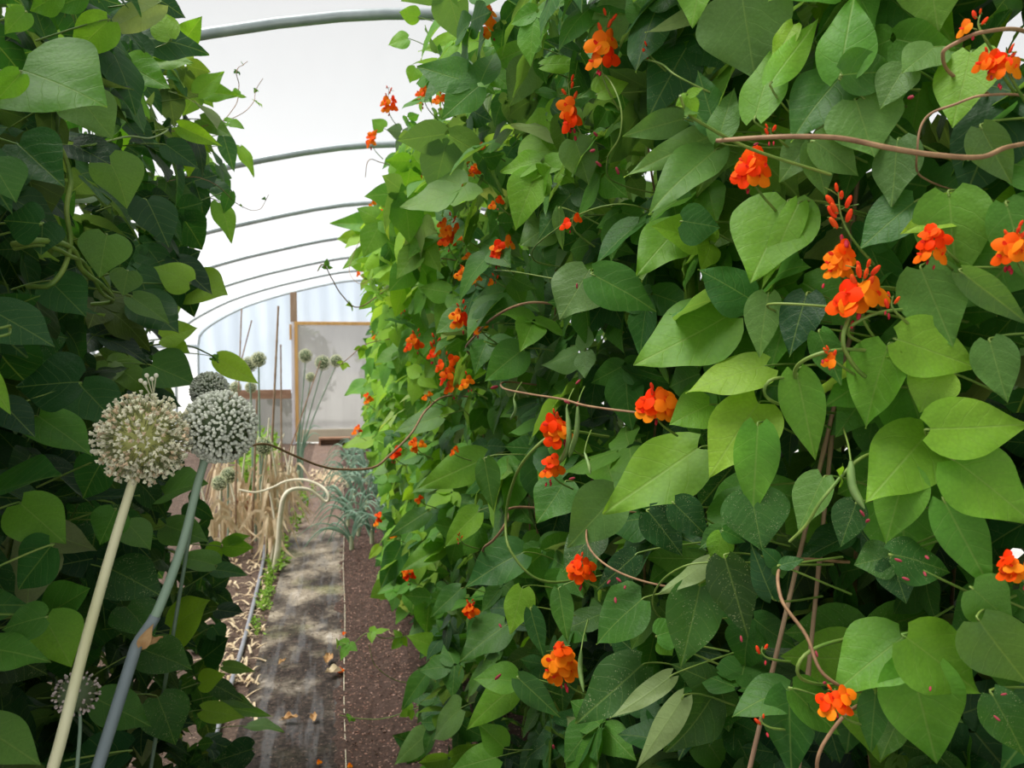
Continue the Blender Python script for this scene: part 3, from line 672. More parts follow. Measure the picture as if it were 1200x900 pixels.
a = at_depth(965, 530, 1.10); b = at_depth(986, 440, 1.10); d = (b-a)/(b.z-a.z)
cane([a-d*a.z, a+d*.75], 'brown bamboo cane in the dark gap between bean leaves, the more tilted one', .0036, 'canes inside the bean row')
a = at_depth(973, 530, 1.12); b = at_depth(982, 440, 1.12); d = (b-a)/(b.z-a.z)
cane([a-d*a.z, a+d*.75], 'brown bamboo cane in the dark gap between bean leaves, the more upright one', .0036, 'canes inside the bean row')

# ------------------------------------------------------------------ allium heads
def umbel(mb, C, r, n, fr, style, seed):
    g = np.random.default_rng(seed); gold = PI*(3-5**.5)
    core = (.13, .18, .09, 1) if style != 'cream' else (.60, .62, .22, 1)
    place(mb, SPM, C, np.eye(3)*r*(.62 if style == 'cream' else .80), core)
    for i in range(n):
        ph = i*gold; zz = 1-2*(i+.5)/n; d = np.array((math.cos(ph)*math.sqrt(1-zz*zz), math.sin(ph)*math.sqrt(1-zz*zz), zz)) + g.normal(0, .06 if style != 'cream' else .13, 3)
        d /= np.linalg.norm(d); rr = r*(g.uniform(.92, 1.0) if style != 'cream' else g.uniform(.74, 1.06))
        p = C+d*rr; c = g.uniform(.75, 1.1)
        if style == 'cream': t = (min(.95, .90*c), min(.95, .88*c), .68*c, 1) if g.random() < .78 else (.80*c, .64*c, .44*c, 1)
        elif style == 'grey': t = (.78*c, .81*c, .70*c, 1)
        elif style == 'pink': t = (.70*c, .58*c, .56*c, 1)
        else: t = (.80*c, .82*c, .56*c, 1)
        if style in ('cream', 'grey', 'pink'):
            X_, Y_, N_ = frame(d, g.normal(0, 1, 3))
            s = fr*g.uniform(.8, 1.2)
            place(mb, SPL, p, np.stack([X_*s, N_*s, Y_*s*1.25], 1), t)
            if style != 'grey' or i % 3 == 0:
                if rr > r*.7:
                    q = C+d*r*.6; tube(mb, [q, p], fr*.28, 3, (.42, .46, .22, 1), cap=False)
            if style == 'cream':
                for k in range(3):
                    an = k*2.094+g.random(); dd = X_*math.cos(an)+N_*math.sin(an)
                    place(mb, SPL, p+dd*s*.8+Y_*s*.9, np.stack([dd*s*.7, np.cross(dd, Y_)*s*.4, Y_*s*.55], 1), (min(1, t[0]*1.12), min(1, t[1]*1.1), t[2]*1.1, 1))
        else:
            place(mb, SPL, p, np.eye(3)*fr*g.uniform(.8, 1.2), t)
def allium(head_px, z, r, style, n, fr, stem_pts, stem_r, mats, label, seed=1, group=None, name='flowering_leek', floor_pt=None):
    C = np.array(at_depth(*head_px, z)) if not isinstance(head_px, Vector) else np.array(head_px)
    S = [Vector(C)-Vector((0, 0, r*.3))]+[at_depth(x, y, zz) for x, y, zz in stem_pts] if stem_pts else [Vector(C)]
    S.append(Vector(floor_pt))
    root = empty(name, S[-1]); tag(root, label, 'flower', group)
    h = MB(); umbel(h, C, r, n, fr, style, seed); head = h.build('flower_head', M['floret'], root)
    if len(mats) == 1:
        s = MB(); tube(s, spline(S, 26), [stem_r*.75, stem_r, stem_r*1.1], 12); s.build('stem', mats[0], root)
    else:
        P = spline(S, 48); cut = int(len(P)*mats[2])
        s = MB(); tube(s, P[:cut+1], [stem_r*.75, stem_r], 12); s.build('stem', mats[0], root)
        s2 = MB(); tube(s2, P[cut:], [stem_r*1.12, stem_r*1.3], 12); s2.build('lower_stem', mats[1], root)
    return root, head
G1 = 'flowering leeks standing in the near row'
r1, h1 = allium((168, 514), .93, .050, 'cream', 900, .0018, [(157, 560, .93), (128, 655, .92), (97, 765, .90), (62, 900, .86)], .0058, [M['scape_pale']], 'creamy loose allium head, biggest of all, on a pale straight stem', 3, G1, floor_pt=(-.62, .80, 0))
mb = MB()                                                     # a few florets standing above the head
for x0, y0, x1, y1 in ((176, 462, 165, 446), (178, 460, 172, 440), (180, 462, 178, 444), (180, 462, 183, 440), (175, 462, 170, 449), (120, 527, 108, 529), (122, 520, 114, 516)):
    mb = MB(); a, b = at_depth(x0, y0, .93), at_depth(x1, y1, .93); tube(mb, [a, a.lerp(b, .5), b], .0007, 4, (.6, .6, .4, 1)); place(mb, SPH, np.array(b), np.eye(3)*.0026, (.78, .76, .62, 1)); mb.build('tall_floret', M['floret'], h1)
r2, h2 = allium((258, 500), .98, .0425, 'grey', 1250, .0021, [(240, 540, .98), (213, 640, .96), (182, 722, .94), (158, 762, .93)], .0056, [M['scape_blue'], M['scape_grey'], .60], 'tight grey-green allium head on a blue-green stem turning slate grey', 5, G1, floor_pt=(-.56, .66, 0))
# dry papery sheath on the second stem
mb = MB(); a = np.array(at_depth(166, 757, .925)); b = np.array(at_depth(190, 737, .925)); X_, Y_, N_ = frame(np.array(at_depth(176, 738, .92))-a, np.array(EYE)-a)
leaflet(mb, a, Y_, N_, .030, .014, (1, 1, 1, 1), (5, 7), fold=.9, droop=.1, curl=1.5)
leaflet(mb, a+X_*.004, unit(b-a), N_, .030, .009, (1, 1, 1, 1), (5, 7), fold=-1.2, droop=-.5, curl=0, wave=.1)
mb.build('papery_sheath', M['dead_leaf'], r2)
allium((246, 458), 1.75, .040, 'grey', 800, .0024, [(243, 500, 1.75)], .004, [M['scape_blue']], 'shaded grey allium head half hidden behind the bigger grey head', 6, G1, floor_pt=(-.52, 1.85, 0))
allium((90, 813), .97, .0255, 'pink', 110, .0016, [(94, 840, .97), (92, 880, .96), (86, 930, .95)], .0022, [M['scape_blue']], 'small pinkish half open allium head low among the bean leaves', 7, G1, floor_pt=(-.52, .86, 0))
GL = 'flowering leeks in the dry bed'
for (x, y, r, Y, gx, gy, lab, sd) in ((303, 421, 8.5, 6.3, 306, 640, 'pale round allium head in the dry bed, the upper of a touching pair', 11), (292, 427, 9, 6.5, 300, 634, 'pale round allium head in the dry bed, the lower of a touching pair', 12),
      (358, 417, 8, 8.7, 350, 575, 'small round allium head before the door edge', 13), (378, 425, 9.5, 8.5, 352, 578, 'larger allium head on a leaning stem before the hazy door', 14), (394, 423, 7.5, 8.8, 354, 573, 'allium head farthest over the path before the hazy door', 15),
      (364, 442, 5.5, 9.2, 352, 566, 'tiny allium head below the others before the door', 16), (257, 566, 8.5, 6.0, 260, 650, 'pale allium head low in the straw, beside the bean leaf', 17), (268, 557, 9, 6.2, 268, 645, 'pale allium head low in the straw, a little above its neighbour', 18),
      (309, 523, 10.5, 6.4, 306, 640, 'hanging pale green allium head among the straw behind the arching runner', 19), (294, 454, 6.5, 7.4, 297, 612, 'small allium head at the height of the brown board', 20), (276, 454, 6.5, 7.6, 280, 607, 'small tan allium head beside the grey allium head', 21)):
    C = at_Y(x, y, Y); rr = r*C.y/F*1.0; g0 = on_ground(gx, gy)
    root = empty('flowering_leek', (g0.x, g0.y, 0)); tag(root, lab, 'flower', GL)
    h = MB(); umbel(h, np.array(C), min(rr, .078), 220, .0042, 'far', sd); h.build('flower_head', M['floret'], root)
    s = MB(); tube(s, spline([(g0.x, g0.y, 0), (g0.x*.9+C.x*.1, g0.y, .5), C-Vector((0, 0, rr*.5))], 14), [.010, .008, .006], 7); s.build('stem', M['scape_blue'], root)

# ------------------------------------------------------------------ dry bed: canes, straw, leeks, weeds
for c in ((283, 366, 278, 500, 7.0, 'tall thin bamboo cane against the blue film nearest the frame end', .007), (294, 379, 277, 445, 7.6, 'tilted bamboo cane crossing in front of the blue film', .007),
          (326, 363, 317, 560, 6.6, 'thickest and tallest bamboo cane in front of the blue film', .010), (329, 407, 330, 545, 7.4, 'shorter dark bamboo cane just behind the thickest cane', .008),
          (277, 536, 276, 640, 6.1, 'short brown cane in the straw below the grey allium head', .008), (301, 470, 295, 640, 6.3, 'brown cane with a grey stem beside it in the straw', .009), (375, 425, 328, 560, 8.3, 'slanting tan stick leaning across the wooden door edge', .007)):
    cane_px(*c)
def blade(mb, pts, w, n=12, mi=0, flat=None, fold=.3):
    P = spline(pts, n); m = len(P); V = []; nrm = Vector(flat) if flat else Vector((random.uniform(-1, 1), -1, .2))
    for i, p in enumerate(P):
        t = (P[min(i+1, m-1)]-P[max(i-1, 0)]); t.normalize(); s = t.cross(nrm)
        if s.length < 1e-3: s = Vector((1, 0, 0))
        s.normalize(); k = w*(1-(i/(m-1))**3)*.5; q = s.cross(t)
        V += [p-s*k, p+q*k*fold, p+s*k]
    f = []
    for i in range(m-1): a = i*3; f += [(a, a+1, a+4, a+3), (a+1, a+2, a+5, a+4)]
    mb.add([tuple(v) for v in V], f, mi=mi)
def dry_plant(x, y, h, seed, label, group='withered allium plants in the dry bed'):
    random.seed(seed); root = empty('withered_allium', (x, y, 0)); tag(root, label, 'plant', group)
    s = MB(); tube(s, spline([(x, y, 0), (x+random.uniform(-.03, .03), y, h*.5), (x+random.uniform(-.1, .1), y+random.uniform(-.1, .1), h)], 10), [.014, .009, .006], 7); s.build('stem', M['straw_white'], root)
    b = MB()
    for k in range(13):
        a = random.uniform(0, 2*PI); R_ = random.uniform(.06, .20); hh = h*random.uniform(.35, .75); z0 = random.uniform(.02, h*.4)
        dx, dy = math.cos(a)*R_, math.sin(a)*R_
        blade(b, [(x, y, z0), (x+dx*.35, y+dy*.35, hh), (x+dx*.9, y+dy*.9, hh*random.uniform(.4, .9)), (x+dx*(1.2+random.random()*.5), y+dy*1.3, random.uniform(.01, .15))], random.uniform(.014, .034), 10, fold=random.uniform(-.6, .6))
    b.build('dry_leaves', M['straw'], root)
dl = ['beside the hose end', 'under the short brown cane', 'next to the terracotta pot', 'nearest the path edge', 'behind the bent white stalk', 'under the bent white stalk', 'below the touching allium pair', 'by the leek with the broad fan',
      'in front of the brown board', 'deep in the bed near the side rail', 'beside the slanting stick', 'behind the low allium heads', 'tallest of the straw clump', 'farthest along the bed', 'nearest the bean leaves']
for i, (px, py, h) in enumerate([(262, 655, .62), (278, 648, .55), (287, 636, .75), (318, 660, .5), (332, 622, .7), (322, 640, .85), (305, 640, .80), (343, 590, .55), (298, 590, .7), (258, 600, .6), (336, 602, .6), (268, 620, .8), (312, 628, .95), (325, 575, .6), (250, 670, .6)]):
    g0 = on_ground(px, py); dry_plant(g0.x, g0.y, h, 100+i, 'straw coloured withered allium plant '+dl[i])
random.seed(55)
# thick bleached stalk folded over in a loop
root = empty('bent_stalk', on_ground(326, 662)); tag(root, 'thick bleached leek stalk bent over in a loop above the straw', 'stalk')
mb = MB(); tube(mb, spline([on_ground(322, 668), at_Y(326, 640, 5.75), at_Y(329, 600, 5.75), at_Y(334, 580, 5.75), at_Y(345, 573, 5.78), at_Y(362, 574, 5.8), at_Y(374, 582, 5.8)], 30), [.022, .017, .013, .011], 9); mb.build('stem', M['straw_white'], root)
mb = MB(); tube(mb, spline([at_Y(374, 582, 5.8), at_Y(383, 588, 5.8), at_Y(385, 580, 5.8), at_Y(375, 569, 5.85), at_Y(355, 562, 5.9), at_Y(335, 564, 5.95), at_Y(320, 571, 6), at_Y(300, 577, 6), at_Y(280, 574, 6)], 36), [.011, .009, .007], 8); mb.build('folded_tip', M['straw_white'], root)
def leek(x, y, h, seed, label, group, lean=(0, 0), n=9, arch=1.0, spread=.30):
    rd = random.Random(seed); root = empty('leek_plant', (x, y, 0)); tag(root, label, 'leek', group)
    s = MB(); tube(s, spline([(x, y, -.01), (x, y, h*.18), (x+lean[0]*.1, y+lean[1]*.1, h*.32)], 8), [.018, .017, .013], 10); s.build('shaft', M['leek_pale'], root)
    b = MB()
    for k in range(n):
        a = (0 if k % 2 else PI)+rd.uniform(-.9, .9); R_ = spread*rd.uniform(.5, 1.2); zt = h*rd.uniform(.6, 1.0); z0 = h*(.12+.18*k/n)
        dx, dy = math.cos(a)*R_+lean[0], math.sin(a)*R_+lean[1]
        blade(b, [(x, y, z0), (x+dx*.3, y+dy*.3, zt*.75), (x+dx*.75, y+dy*.75, zt*(1-.1*arch)), (x+dx*1.25, y+dy*1.25, max(.03, zt*(1-.75*arch*rd.uniform(.5, 1.2))))], rd.uniform(.010, .019), 12, flat=(0, -1, .5), fold=.5)
    b.build('leaf_blades', M['leek'], root)
ll = ['nearest the path edge and nearest the beans', 'second behind the nearest leek', 'with long blades reaching onto the path', 'beside the low orange flower', 'pressed against the bean row', 'in the middle of the leek bed', 'tallest in the leek bed', 'with tangled pale blades',
      'towards the door, beside the path', 'towards the door, against the beans', 'last but one towards the door', 'last of the row before the door', 'between the bean row and the last leek', 'small and bent at the bed edge']
for i, (px, py, h) in enumerate([(412, 645, .42), (420, 628, .5), (408, 618, .48), (436, 640, .5), (455, 650, .55), (430, 600, .5), (444, 598, .62), (415, 590, .5), (408, 572, .5), (430, 570, .6), (412, 556, .5), (424, 545, .5), (440, 552, .6), (404, 600, .35)]):
    g0 = on_ground(px, py); leek(g0.x, g0.y, h*.8, 300+i, 'blue-green leek plant '+ll[i], 'leeks in the bed beside the path', lean=(-.06, 0), n=9, spread=.24)
g0 = on_ground(349, 578); leek(g0.x, g0.y, .75, 400, 'leek with an upright broad fan of blue-green blades at the path edge', None, lean=(.10, 0), n=7, arch=.1, spread=.10)
# onions of the path's far side
def weed_patch(name, mat, pts, label, cat, n, s, hz, kind='stuff'):
    mb = MB()
    for i in range(n):
        px, py = random.choice(pts); g0 = on_ground(px+random.gauss(0, 4), py+random.gauss(0, 5)); h = random.uniform(.2, 1)*hz
        for k in range(3):
            d = rng.normal(0, 1, 3); d[2] = abs(d[2])*.6+.2
            leaflet(mb, np.array((g0.x, g0.y, .004+h*random.random())), d, np.array((0, 0, 1.))+rng.normal(0, .3, 3), s*random.uniform(.6, 1.3), s*.55, (1, 1, 1, 1), (3, 4))
    o = mb.build(name, mat); tag(o, label, cat, kind=kind); return o
weed_patch('moss_strip', M['weed'], [(on, py) for py, on in ((660, 318), (670, 316), (680, 315), (690, 314), (700, 311), (710, 309), (650, 321), (735, 300))], 'bright yellow-green moss strip between the hose and the path fabric', 'moss', 300, .020, .03)
weed_patch('weeds', M['weed'], [(298, 560), (292, 575), (300, 590), (310, 560), (285, 560), (300, 545), (315, 575), (288, 590), (320, 550)], 'bright green weeds growing between the straw coloured stalks', 'weeds', 700, .085, .55)
weed_patch('low_weeds', M['weed'], [(350, 610), (352, 592), (345, 615), (330, 665), (335, 640), (365, 580), (358, 592), (330, 650), (322, 672)], 'small green weeds along the path edge below the leek fan', 'weeds', 80, .045, .10)
weed_patch('bed_greens', M['leek'], [(415, 560), (430, 560), (440, 580), (450, 600), (425, 530), (412, 535), (440, 540)], 'low green growth between the leek shafts', 'weeds', 150, .08, .22)
# ------------------------------------------------------------------ ground
def sheet(name, x0, x1, y0, y1, nx, ny, zf, mat, kind='structure'):
    mb = MB(); xs = np.linspace(x0, x1, nx); ys = np.linspace(y0, y1, ny); V = [(x, y, zf(x, y)) for y in ys for x in xs]
    f = [(j*nx+i, j*nx+i+1, (j+1)*nx+i+1, (j+1)*nx+i) for j in range(ny-1) for i in range(nx-1)]
    mb.add(V, f); o = mb.build(name, mat); o['kind'] = kind; return o
def nz(x, y, s, a): return a*mnoise.noise(Vector((x*s, y*s, 1.7)))
def soilz(x, y):
    b = .0
    return -.012+nz(x, y, 5, .018)+nz(x, y, 22, .012)
EDGE_L, EDGE_R = -.42, 0.0
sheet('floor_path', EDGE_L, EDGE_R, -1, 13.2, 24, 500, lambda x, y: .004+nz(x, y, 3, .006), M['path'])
def bedz(x, y):
    e = -.035+nz(0, y, 2.2, .05)+nz(0, y, 9, .035)
    return (soilz(x, y)+.03*min(1, max(0, x/.3)) if x > .1 else soilz(x, y)*.5+.006)+ (-.03 if x < e else .008*min(1, (x-e)/.03))
sheet('floor_bed_right', EDGE_R-.16, .30, -1, 13.4, 44, 900, bedz, M['soil'])
sheet('floor_bed_right', .30, 3.3, -1, 13.4, 60, 300, lambda x, y: soilz(x, y)+.036, M['soil'])
sheet('floor_bed_left', -2.25, EDGE_L+.04, -1, 13.4, 60, 360, lambda x, y: soilz(x, y), M['litter_soil'])
o = sheet('ground', -30, 30, -20, 50, 4, 4, lambda x, y: -.08, M['outside'])
mb = MB(); random.seed(5)                                  # bark and husk crumbs: nobody could count them
def chips(n, xr, yr, cols, smin, smax, name, label, cat):
    mb = MB()
    for i in range(n):
        x, y = random.uniform(*xr), random.uniform(*yr)**1.0; s = random.uniform(smin, smax)
        A = np.stack([unit(rng.normal(0, 1, 3)*np.array((1, 1, .3)))*s, unit(rng.normal(0, 1, 3)*np.array((1, 1, .3)))*s*.5, np.array((0, 0, s*.25))], 1)
        c = random.choice(cols); k = random.uniform(.7, 1.2)
        place(mb, SPT, np.array((x, y, bedz(x, y)+s*.15 if x > 0 else soilz(x, y)+s*.1 if x < EDGE_L else .010)), A, (c[0]*k, c[1]*k, c[2]*k, 1))
    o = mb.build(name, M['chip'], smooth=False); tag(o, label, cat, kind='stuff')
SPT = sphere_tmpl(4, 2)
chips(6500, (-.03, .6), (2.6, 7), [(.28, .15, .11), (.20, .11, .08), (.38, .24, .19), (.10, .06, .05)], .003, .010, 'bark_crumbs', 'reddish bark crumbs scattered over the soil beside the path fabric', 'mulch')
chips(2600, (-.42, .0), (2.6, 6.2), [(.14, .10, .08), (.30, .20, .15), (.07, .05, .04)], .002, .006, 'path_crumbs', 'dark soil crumbs lying on the worn path fabric', 'soil')
chips(1600, (-1.2, -.42), (2.8, 7), [(.42, .30, .2), (.3, .2, .14), (.12, .08, .06)], .004, .014, 'bed_litter', 'brown plant litter on the soil around the hose', 'litter')
# straw litter under the dry bed
mb = MB()
for i in range(280):
    px, py = random.uniform(255, 320), random.uniform(640, 840); g0 = on_ground(px-(py-640)*.10, py); a = random.uniform(0, PI); L = random.uniform(.03, .13)
    d = Vector((math.cos(a), math.sin(a), 0))*L*.5; m_ = Vector((0, 0, random.uniform(.005, .03)))
    blade(mb, [g0-d+Vector((0, 0, .006)), g0+m_, g0+d+Vector((0, 0, .008))], random.uniform(.006, .018), 6, flat=(0, .2, 1), fold=random.uniform(-.8, .8))
o = mb.build('straw_litter', M['straw']); tag(o, 'dry straw and husks littering the soil beside the hose', 'straw', kind='stuff')
mb = MB()
for i in range(260):
    px, py = random.gauss(388, 14), random.gauss(561, 5); g0 = on_ground(px, py); a = random.uniform(0, PI); L = random.uniform(.05, .16); d = Vector((math.cos(a), math.sin(a), 0))*L*.5
    blade(mb, [g0-d+Vector((0, 0, .012)), g0+Vector((0, 0, .03)), g0+d+Vector((0, 0, .012))], .014, 5, flat=(0, .2, 1))
o = mb.build('straw_patch', M['straw']); tag(o, 'pale straw heap spread across the far end of the path', 'straw', kind='stuff')
# the fabric's fixing line
mb = MB(); P = [Vector((-.002+.004*math.sin(y*3), y, .010+.003*math.sin(y*7))) for y in np.linspace(2.4, 9, 60)]; tube(mb, P, .0016, 5); tag(mb.build('twine', M['straw_white']), 'frayed pale twine running along the path fabric edge', 'twine')
mb = MB(); P = spline([on_ground(310, 640, .012), on_ground(309, 655, .012), on_ground(299, 700, .012), on_ground(284, 758, .012), on_ground(262, 830, .012), on_ground(240, 905, .012)], 30)
tube(mb, P, .012, 10); tag(mb.build('hose', M['hose']), 'straight grey irrigation hose lying beside the moss strip', 'hose')
def ground_leaf(px, py, size, mat, label, cat='leaf', group=None, seed=0):
    g0 = on_ground(px, py, .014); random.seed(seed); mb = MB(); a = random.uniform(0, 6.28)
    leaflet(mb, np.array(g0)+np.array((0, 0, .006)), (math.cos(a), math.sin(a), .05), (0, 0, 1), size, size*.62, (1, 1, 1, 1), (9, 10), fold=.7, droop=-.25, curl=-.8, wave=.10)
    tube(mb, [g0+Vector((0, 0, .006)), g0-Vector((math.cos(a), math.sin(a), 0))*size*.3+Vector((0, 0, .004))], .0012, 4)
    tag(mb.build('fallen_leaf', mat), label, cat, group)
ground_leaf(328, 779, .040, M['dead_leaf'], 'small orange-brown fallen leaf on the path, level with the hose end', seed=1)
ground_leaf(332, 845, .062, M['dead_leaf'], 'curled brown fallen leaf on the dark near part of the path', seed=2)
ground_leaf(367, 846, .048, M['dead_leaf'], 'pale brown fallen leaf beneath the grey streak of the path', seed=3)
ground_leaf(384, 778, .075, M['dead_leaf'], 'crumpled orange-brown fallen leaf next to the green bean shoot', seed=4)
ground_leaf(398, 788, .090, M['straw'], 'long straw coloured fallen leaf across the path edge', seed=5)
ground_leaf(460, 745, .085, M['straw'], 'pale papery fallen leaf on the soil under the bean row', seed=6)
def fallen_petal(px, py, s, lab):
    g0 = on_ground(px, py, .022); mb = MB(); pea_flower(mb, g0, (.3, -.6, .4), s); tag(mb.build('fallen_flower', M['petal']), lab, 'flower', 'fallen scarlet flowers on the ground')
fallen_petal(399, 785, .020, 'fallen scarlet flower beside the crumpled brown leaf'); fallen_petal(403, 742, .012, 'fallen scarlet flower above the green bean shoot'); fallen_petal(374, 893, .012, 'fallen scarlet flower nearest the camera, towards the allium side'); fallen_petal(410, 897, .012, 'fallen scarlet flower nearest the camera, on the soil side')
# terracotta pot and bulb
g0 = on_ground(293, 612); mb = MB(); prof = [(.0, 0), (.09, 0), (.12, .2), (.135, .2), (.135, .24), (.115, .24), (.1, .1), (0, .08)]
def lathe(mb, c, prof, k=20):
    V = [(c[0]+r*math.cos(2*PI*i/k), c[1]+r*math.sin(2*PI*i/k), c[2]+z) for r, z in prof for i in range(k)]
    mb.add(V, [(j*k+i, j*k+(i+1) % k, (j+1)*k+(i+1) % k, (j+1)*k+i) for j in range(len(prof)-1) for i in range(k)])
lathe(mb, (g0.x, g0.y, 0), prof); tag(mb.build('plant_pot', M['pot']), 'terracotta pot half hidden behind the straw coloured stalks', 'pot')
c = on_ground(230, 764); root = empty('onion_bulb', (c.x, c.y, 0)); tag(root, 'small grey-white bulb lying in the straw between low bean leaves', 'bulb'); mb = MB(); place(mb, SPM, np.array((c.x, c.y, .03)), np.diag((.036, .036, .030)), (1, 1, 1, 1)); mb.build('bulb', M['bulb'], root); mb = MB(); tube(mb, [(c.x, c.y, .055), (c.x+.01, c.y, .075), (c.x+.03, c.y-.01, .09)], [.009, .005, .002], 7); mb.build('dry_neck', M['straw'], root)
# ------------------------------------------------------------------ tunnel
CXT = .56
PR = [(-2.19, -.08), (-2.19, 1.50), (-2.185, 1.58), (-2.16, 1.71), (-2.04, 1.84), (-1.82, 1.985), (-1.5, 2.15), (-1.16, 2.275), (-.75, 2.395), (0, 2.565), (.56, 2.60)]
prof = PR+[(2*CXT-x, z) for x, z in PR[-2::-1]]
prof = [(p.x, p.z) for p in spline([(x, 0, z) for x, z in prof], 84)]
def arch(name, Y, r, off=0.0):
    mb = MB(); tube(mb, [Vector((CXT+(x-CXT)*(1-off/2.7), Y, z-off)) for x, z in prof], r, 12); return mb.build(name, M['steel'])
HY = [.85, 2.62, 4.32, 6.08, 7.9, 9.75, 11.6, 13.36]
HN = ['curved steel hoop overhead nearest the camera', 'thick curved steel hoop crossing highest between the bean rows', 'second curved steel hoop below the thick highest one', 'third curved steel hoop, midway between the top one and the gable',
      'fourth curved steel hoop counted from the top one', 'fifth curved steel hoop counted from the top one', 'last free curved steel hoop before the gable', 'steel hoop framing the blue gable film']
for y, lab in zip(HY[1:], HN[1:]):
    o = arch('roof_hoop', y, .0175, .030); tag(o, lab, 'hoop', 'steel roof hoops')
mb = MB(); nP = len(prof); ys = [-4, 0]+list(np.linspace(.85, 13.4, 22)); V = [(x, y, z+.004) for y in ys for x, z in prof]
mb.add(V, [(j*nP+i, j*nP+i+1, (j+1)*nP+i+1, (j+1)*nP+i) for j in range(len(ys)-1) for i in range(nP-1)])
o = mb.build('ceiling', M['cover']); o['kind'] = 'structure'
for sx, nm in ((-2.16, 'left'), (3.28, 'right')):
    mb = MB(); tube(mb, [Vector((sx, -1, 1.52)), Vector((sx, 6, 1.52)), Vector((sx, 13.3, 1.52))], .022, 8); o = mb.build('trim_'+('1' if nm == 'left' else '2'), M['steel']); o['kind'] = 'structure'
# gable wall: film with vertical folds inside the arch, cut round door and rail
WY = 13.42
def zarch(x): 
    xs = [p[0] for p in prof]; zs = [p[1] for p in prof]; i = 0
    return float(np.interp(x, xs[4:-4], zs[4:-4]))
def fz(x, z): return WY+.015*math.sin(x*9+.6*math.sin(z*2))+.012*math.sin(x*23+z*1.3)
def film_panel(name, x0, x1, z0f, z1f, nx, nz_, mat, kind='structure'):
    mb = MB(); V = []
    for j in range(nz_+1):
        for i in range(nx+1):
            x = x0+(x1-x0)*i/nx; a, b = z0f(x), z1f(x); z = a+(b-a)*j/nz_; V.append((x, fz(x, z), z))
    mb.add(V, [(j*(nx+1)+i, j*(nx+1)+i+1, (j+1)*(nx+1)+i+1, (j+1)*(nx+1)+i) for j in range(nz_) for i in range(nx)])
    o = mb.build(name, mat)
    if kind: o['kind'] = kind
    return o
DX0, DX1, DZ = -.70, .96, 1.90
xl = prof[6][0]
film_panel('wall_back', -2.17, DX0-.02, lambda x: .78, zarch, 90, 24, M['gable'])
film_panel('wall_back_top', DX0-.02, 3.28, lambda x: DZ if x < DX1 else .78, zarch, 120, 16, M['gable'])
film_panel('wall_back_base', -2.17, DX0-.02, lambda x: -.06, lambda x: .78, 40, 8, M['mesh_dark'])
film_panel('wall_back_base', DX1, 3.28, lambda x: -.06, lambda x: .78, 40, 8, M['mesh_dark'])
def bx(name, lo, hi, mat, parent=None, kind=None):
    mb = MB(); box(mb, lo, hi); o = mb.build(name, mat, parent); bevel(o)
    if kind: o['kind'] = kind
    return o
bx('trim_3', (-2.17, WY-.09, .70), (DX0-.09, WY-.03, .84), M['timber_rail'], kind='structure')
bx('trim_4', (DX0-.085, WY-.12, 1.90), (DX0+.015, WY-.03, 2.36), M['timber'], kind='structure')
bx('trim_5', (DX0-.075, WY-.12, -.05), (DX0-.028, WY-.03, 1.90), M['white_wrap'], kind='structure')
bx('trim_6', (DX0-.10, WY-.14, 1.62), (DX0-.07, WY-.10, 1.86), M['timber_orange'], kind='structure')
bx('trim_7', (DX1+.02, WY-.12, -.05), (DX1+.1, WY-.03, 2.45), M['timber'], kind='structure')
dr = empty('door_1', (DX0, WY-.06, 0)); dr['kind'] = 'structure'
mb = MB(); box(mb, (DX0-.025, WY-.13, .02), (DX0+.025, WY-.07, 1.90)); box(mb, (DX1-.05, WY-.13, .02), (DX1, WY-.07, 1.90)); box(mb, (DX0-.025, WY-.131, 1.855), (DX1, WY-.069, 1.905))
bevel(mb.build('door_frame', M['timber_orange'], dr))
mb = MB(); n = 30
for j in range(n):
    pass
V = [(DX0+.02+(DX1-.06-DX0)*i/n, WY-.10+.006*math.sin(i*1.1+j*.4), .20+(1.86-.20)*j/10) for j in range(11) for i in range(n+1)]
mb.add(V, [(j*(n+1)+i, j*(n+1)+i+1, (j+1)*(n+1)+i+1, (j+1)*(n+1)+i) for j in range(10) for i in range(n)]); mb.build('door_panel', M['mesh_panel'], dr)
bx('kick_board', (DX0+.02, WY-.12, .01), (DX1-.04, WY-.09, .21), M['cream'], dr)
# small wooden frame on the ground before the door
sb = on_ground(388, 520); root = empty('wooden_step', (sb.x, 12.95, 0)); tag(root, 'low open wooden step frame on the ground before the door', 'step')
for nm, lo, hi in (('top_board', (-.18, -.1, .09), (.30, .1, .12)), ('side_board', (-.18, -.1, -.01), (-.15, .1, .09)), ('side_board', (.27, -.1, -.01), (.30, .1, .09)), ('back_board', (-.15, .07, -.01), (.27, .1, .09))):
    bx(nm, (root.location.x+lo[0], 12.95+lo[1], lo[2]), (root.location.x+hi[0], 12.95+hi[1], hi[2]), M['timber_rail'], root)
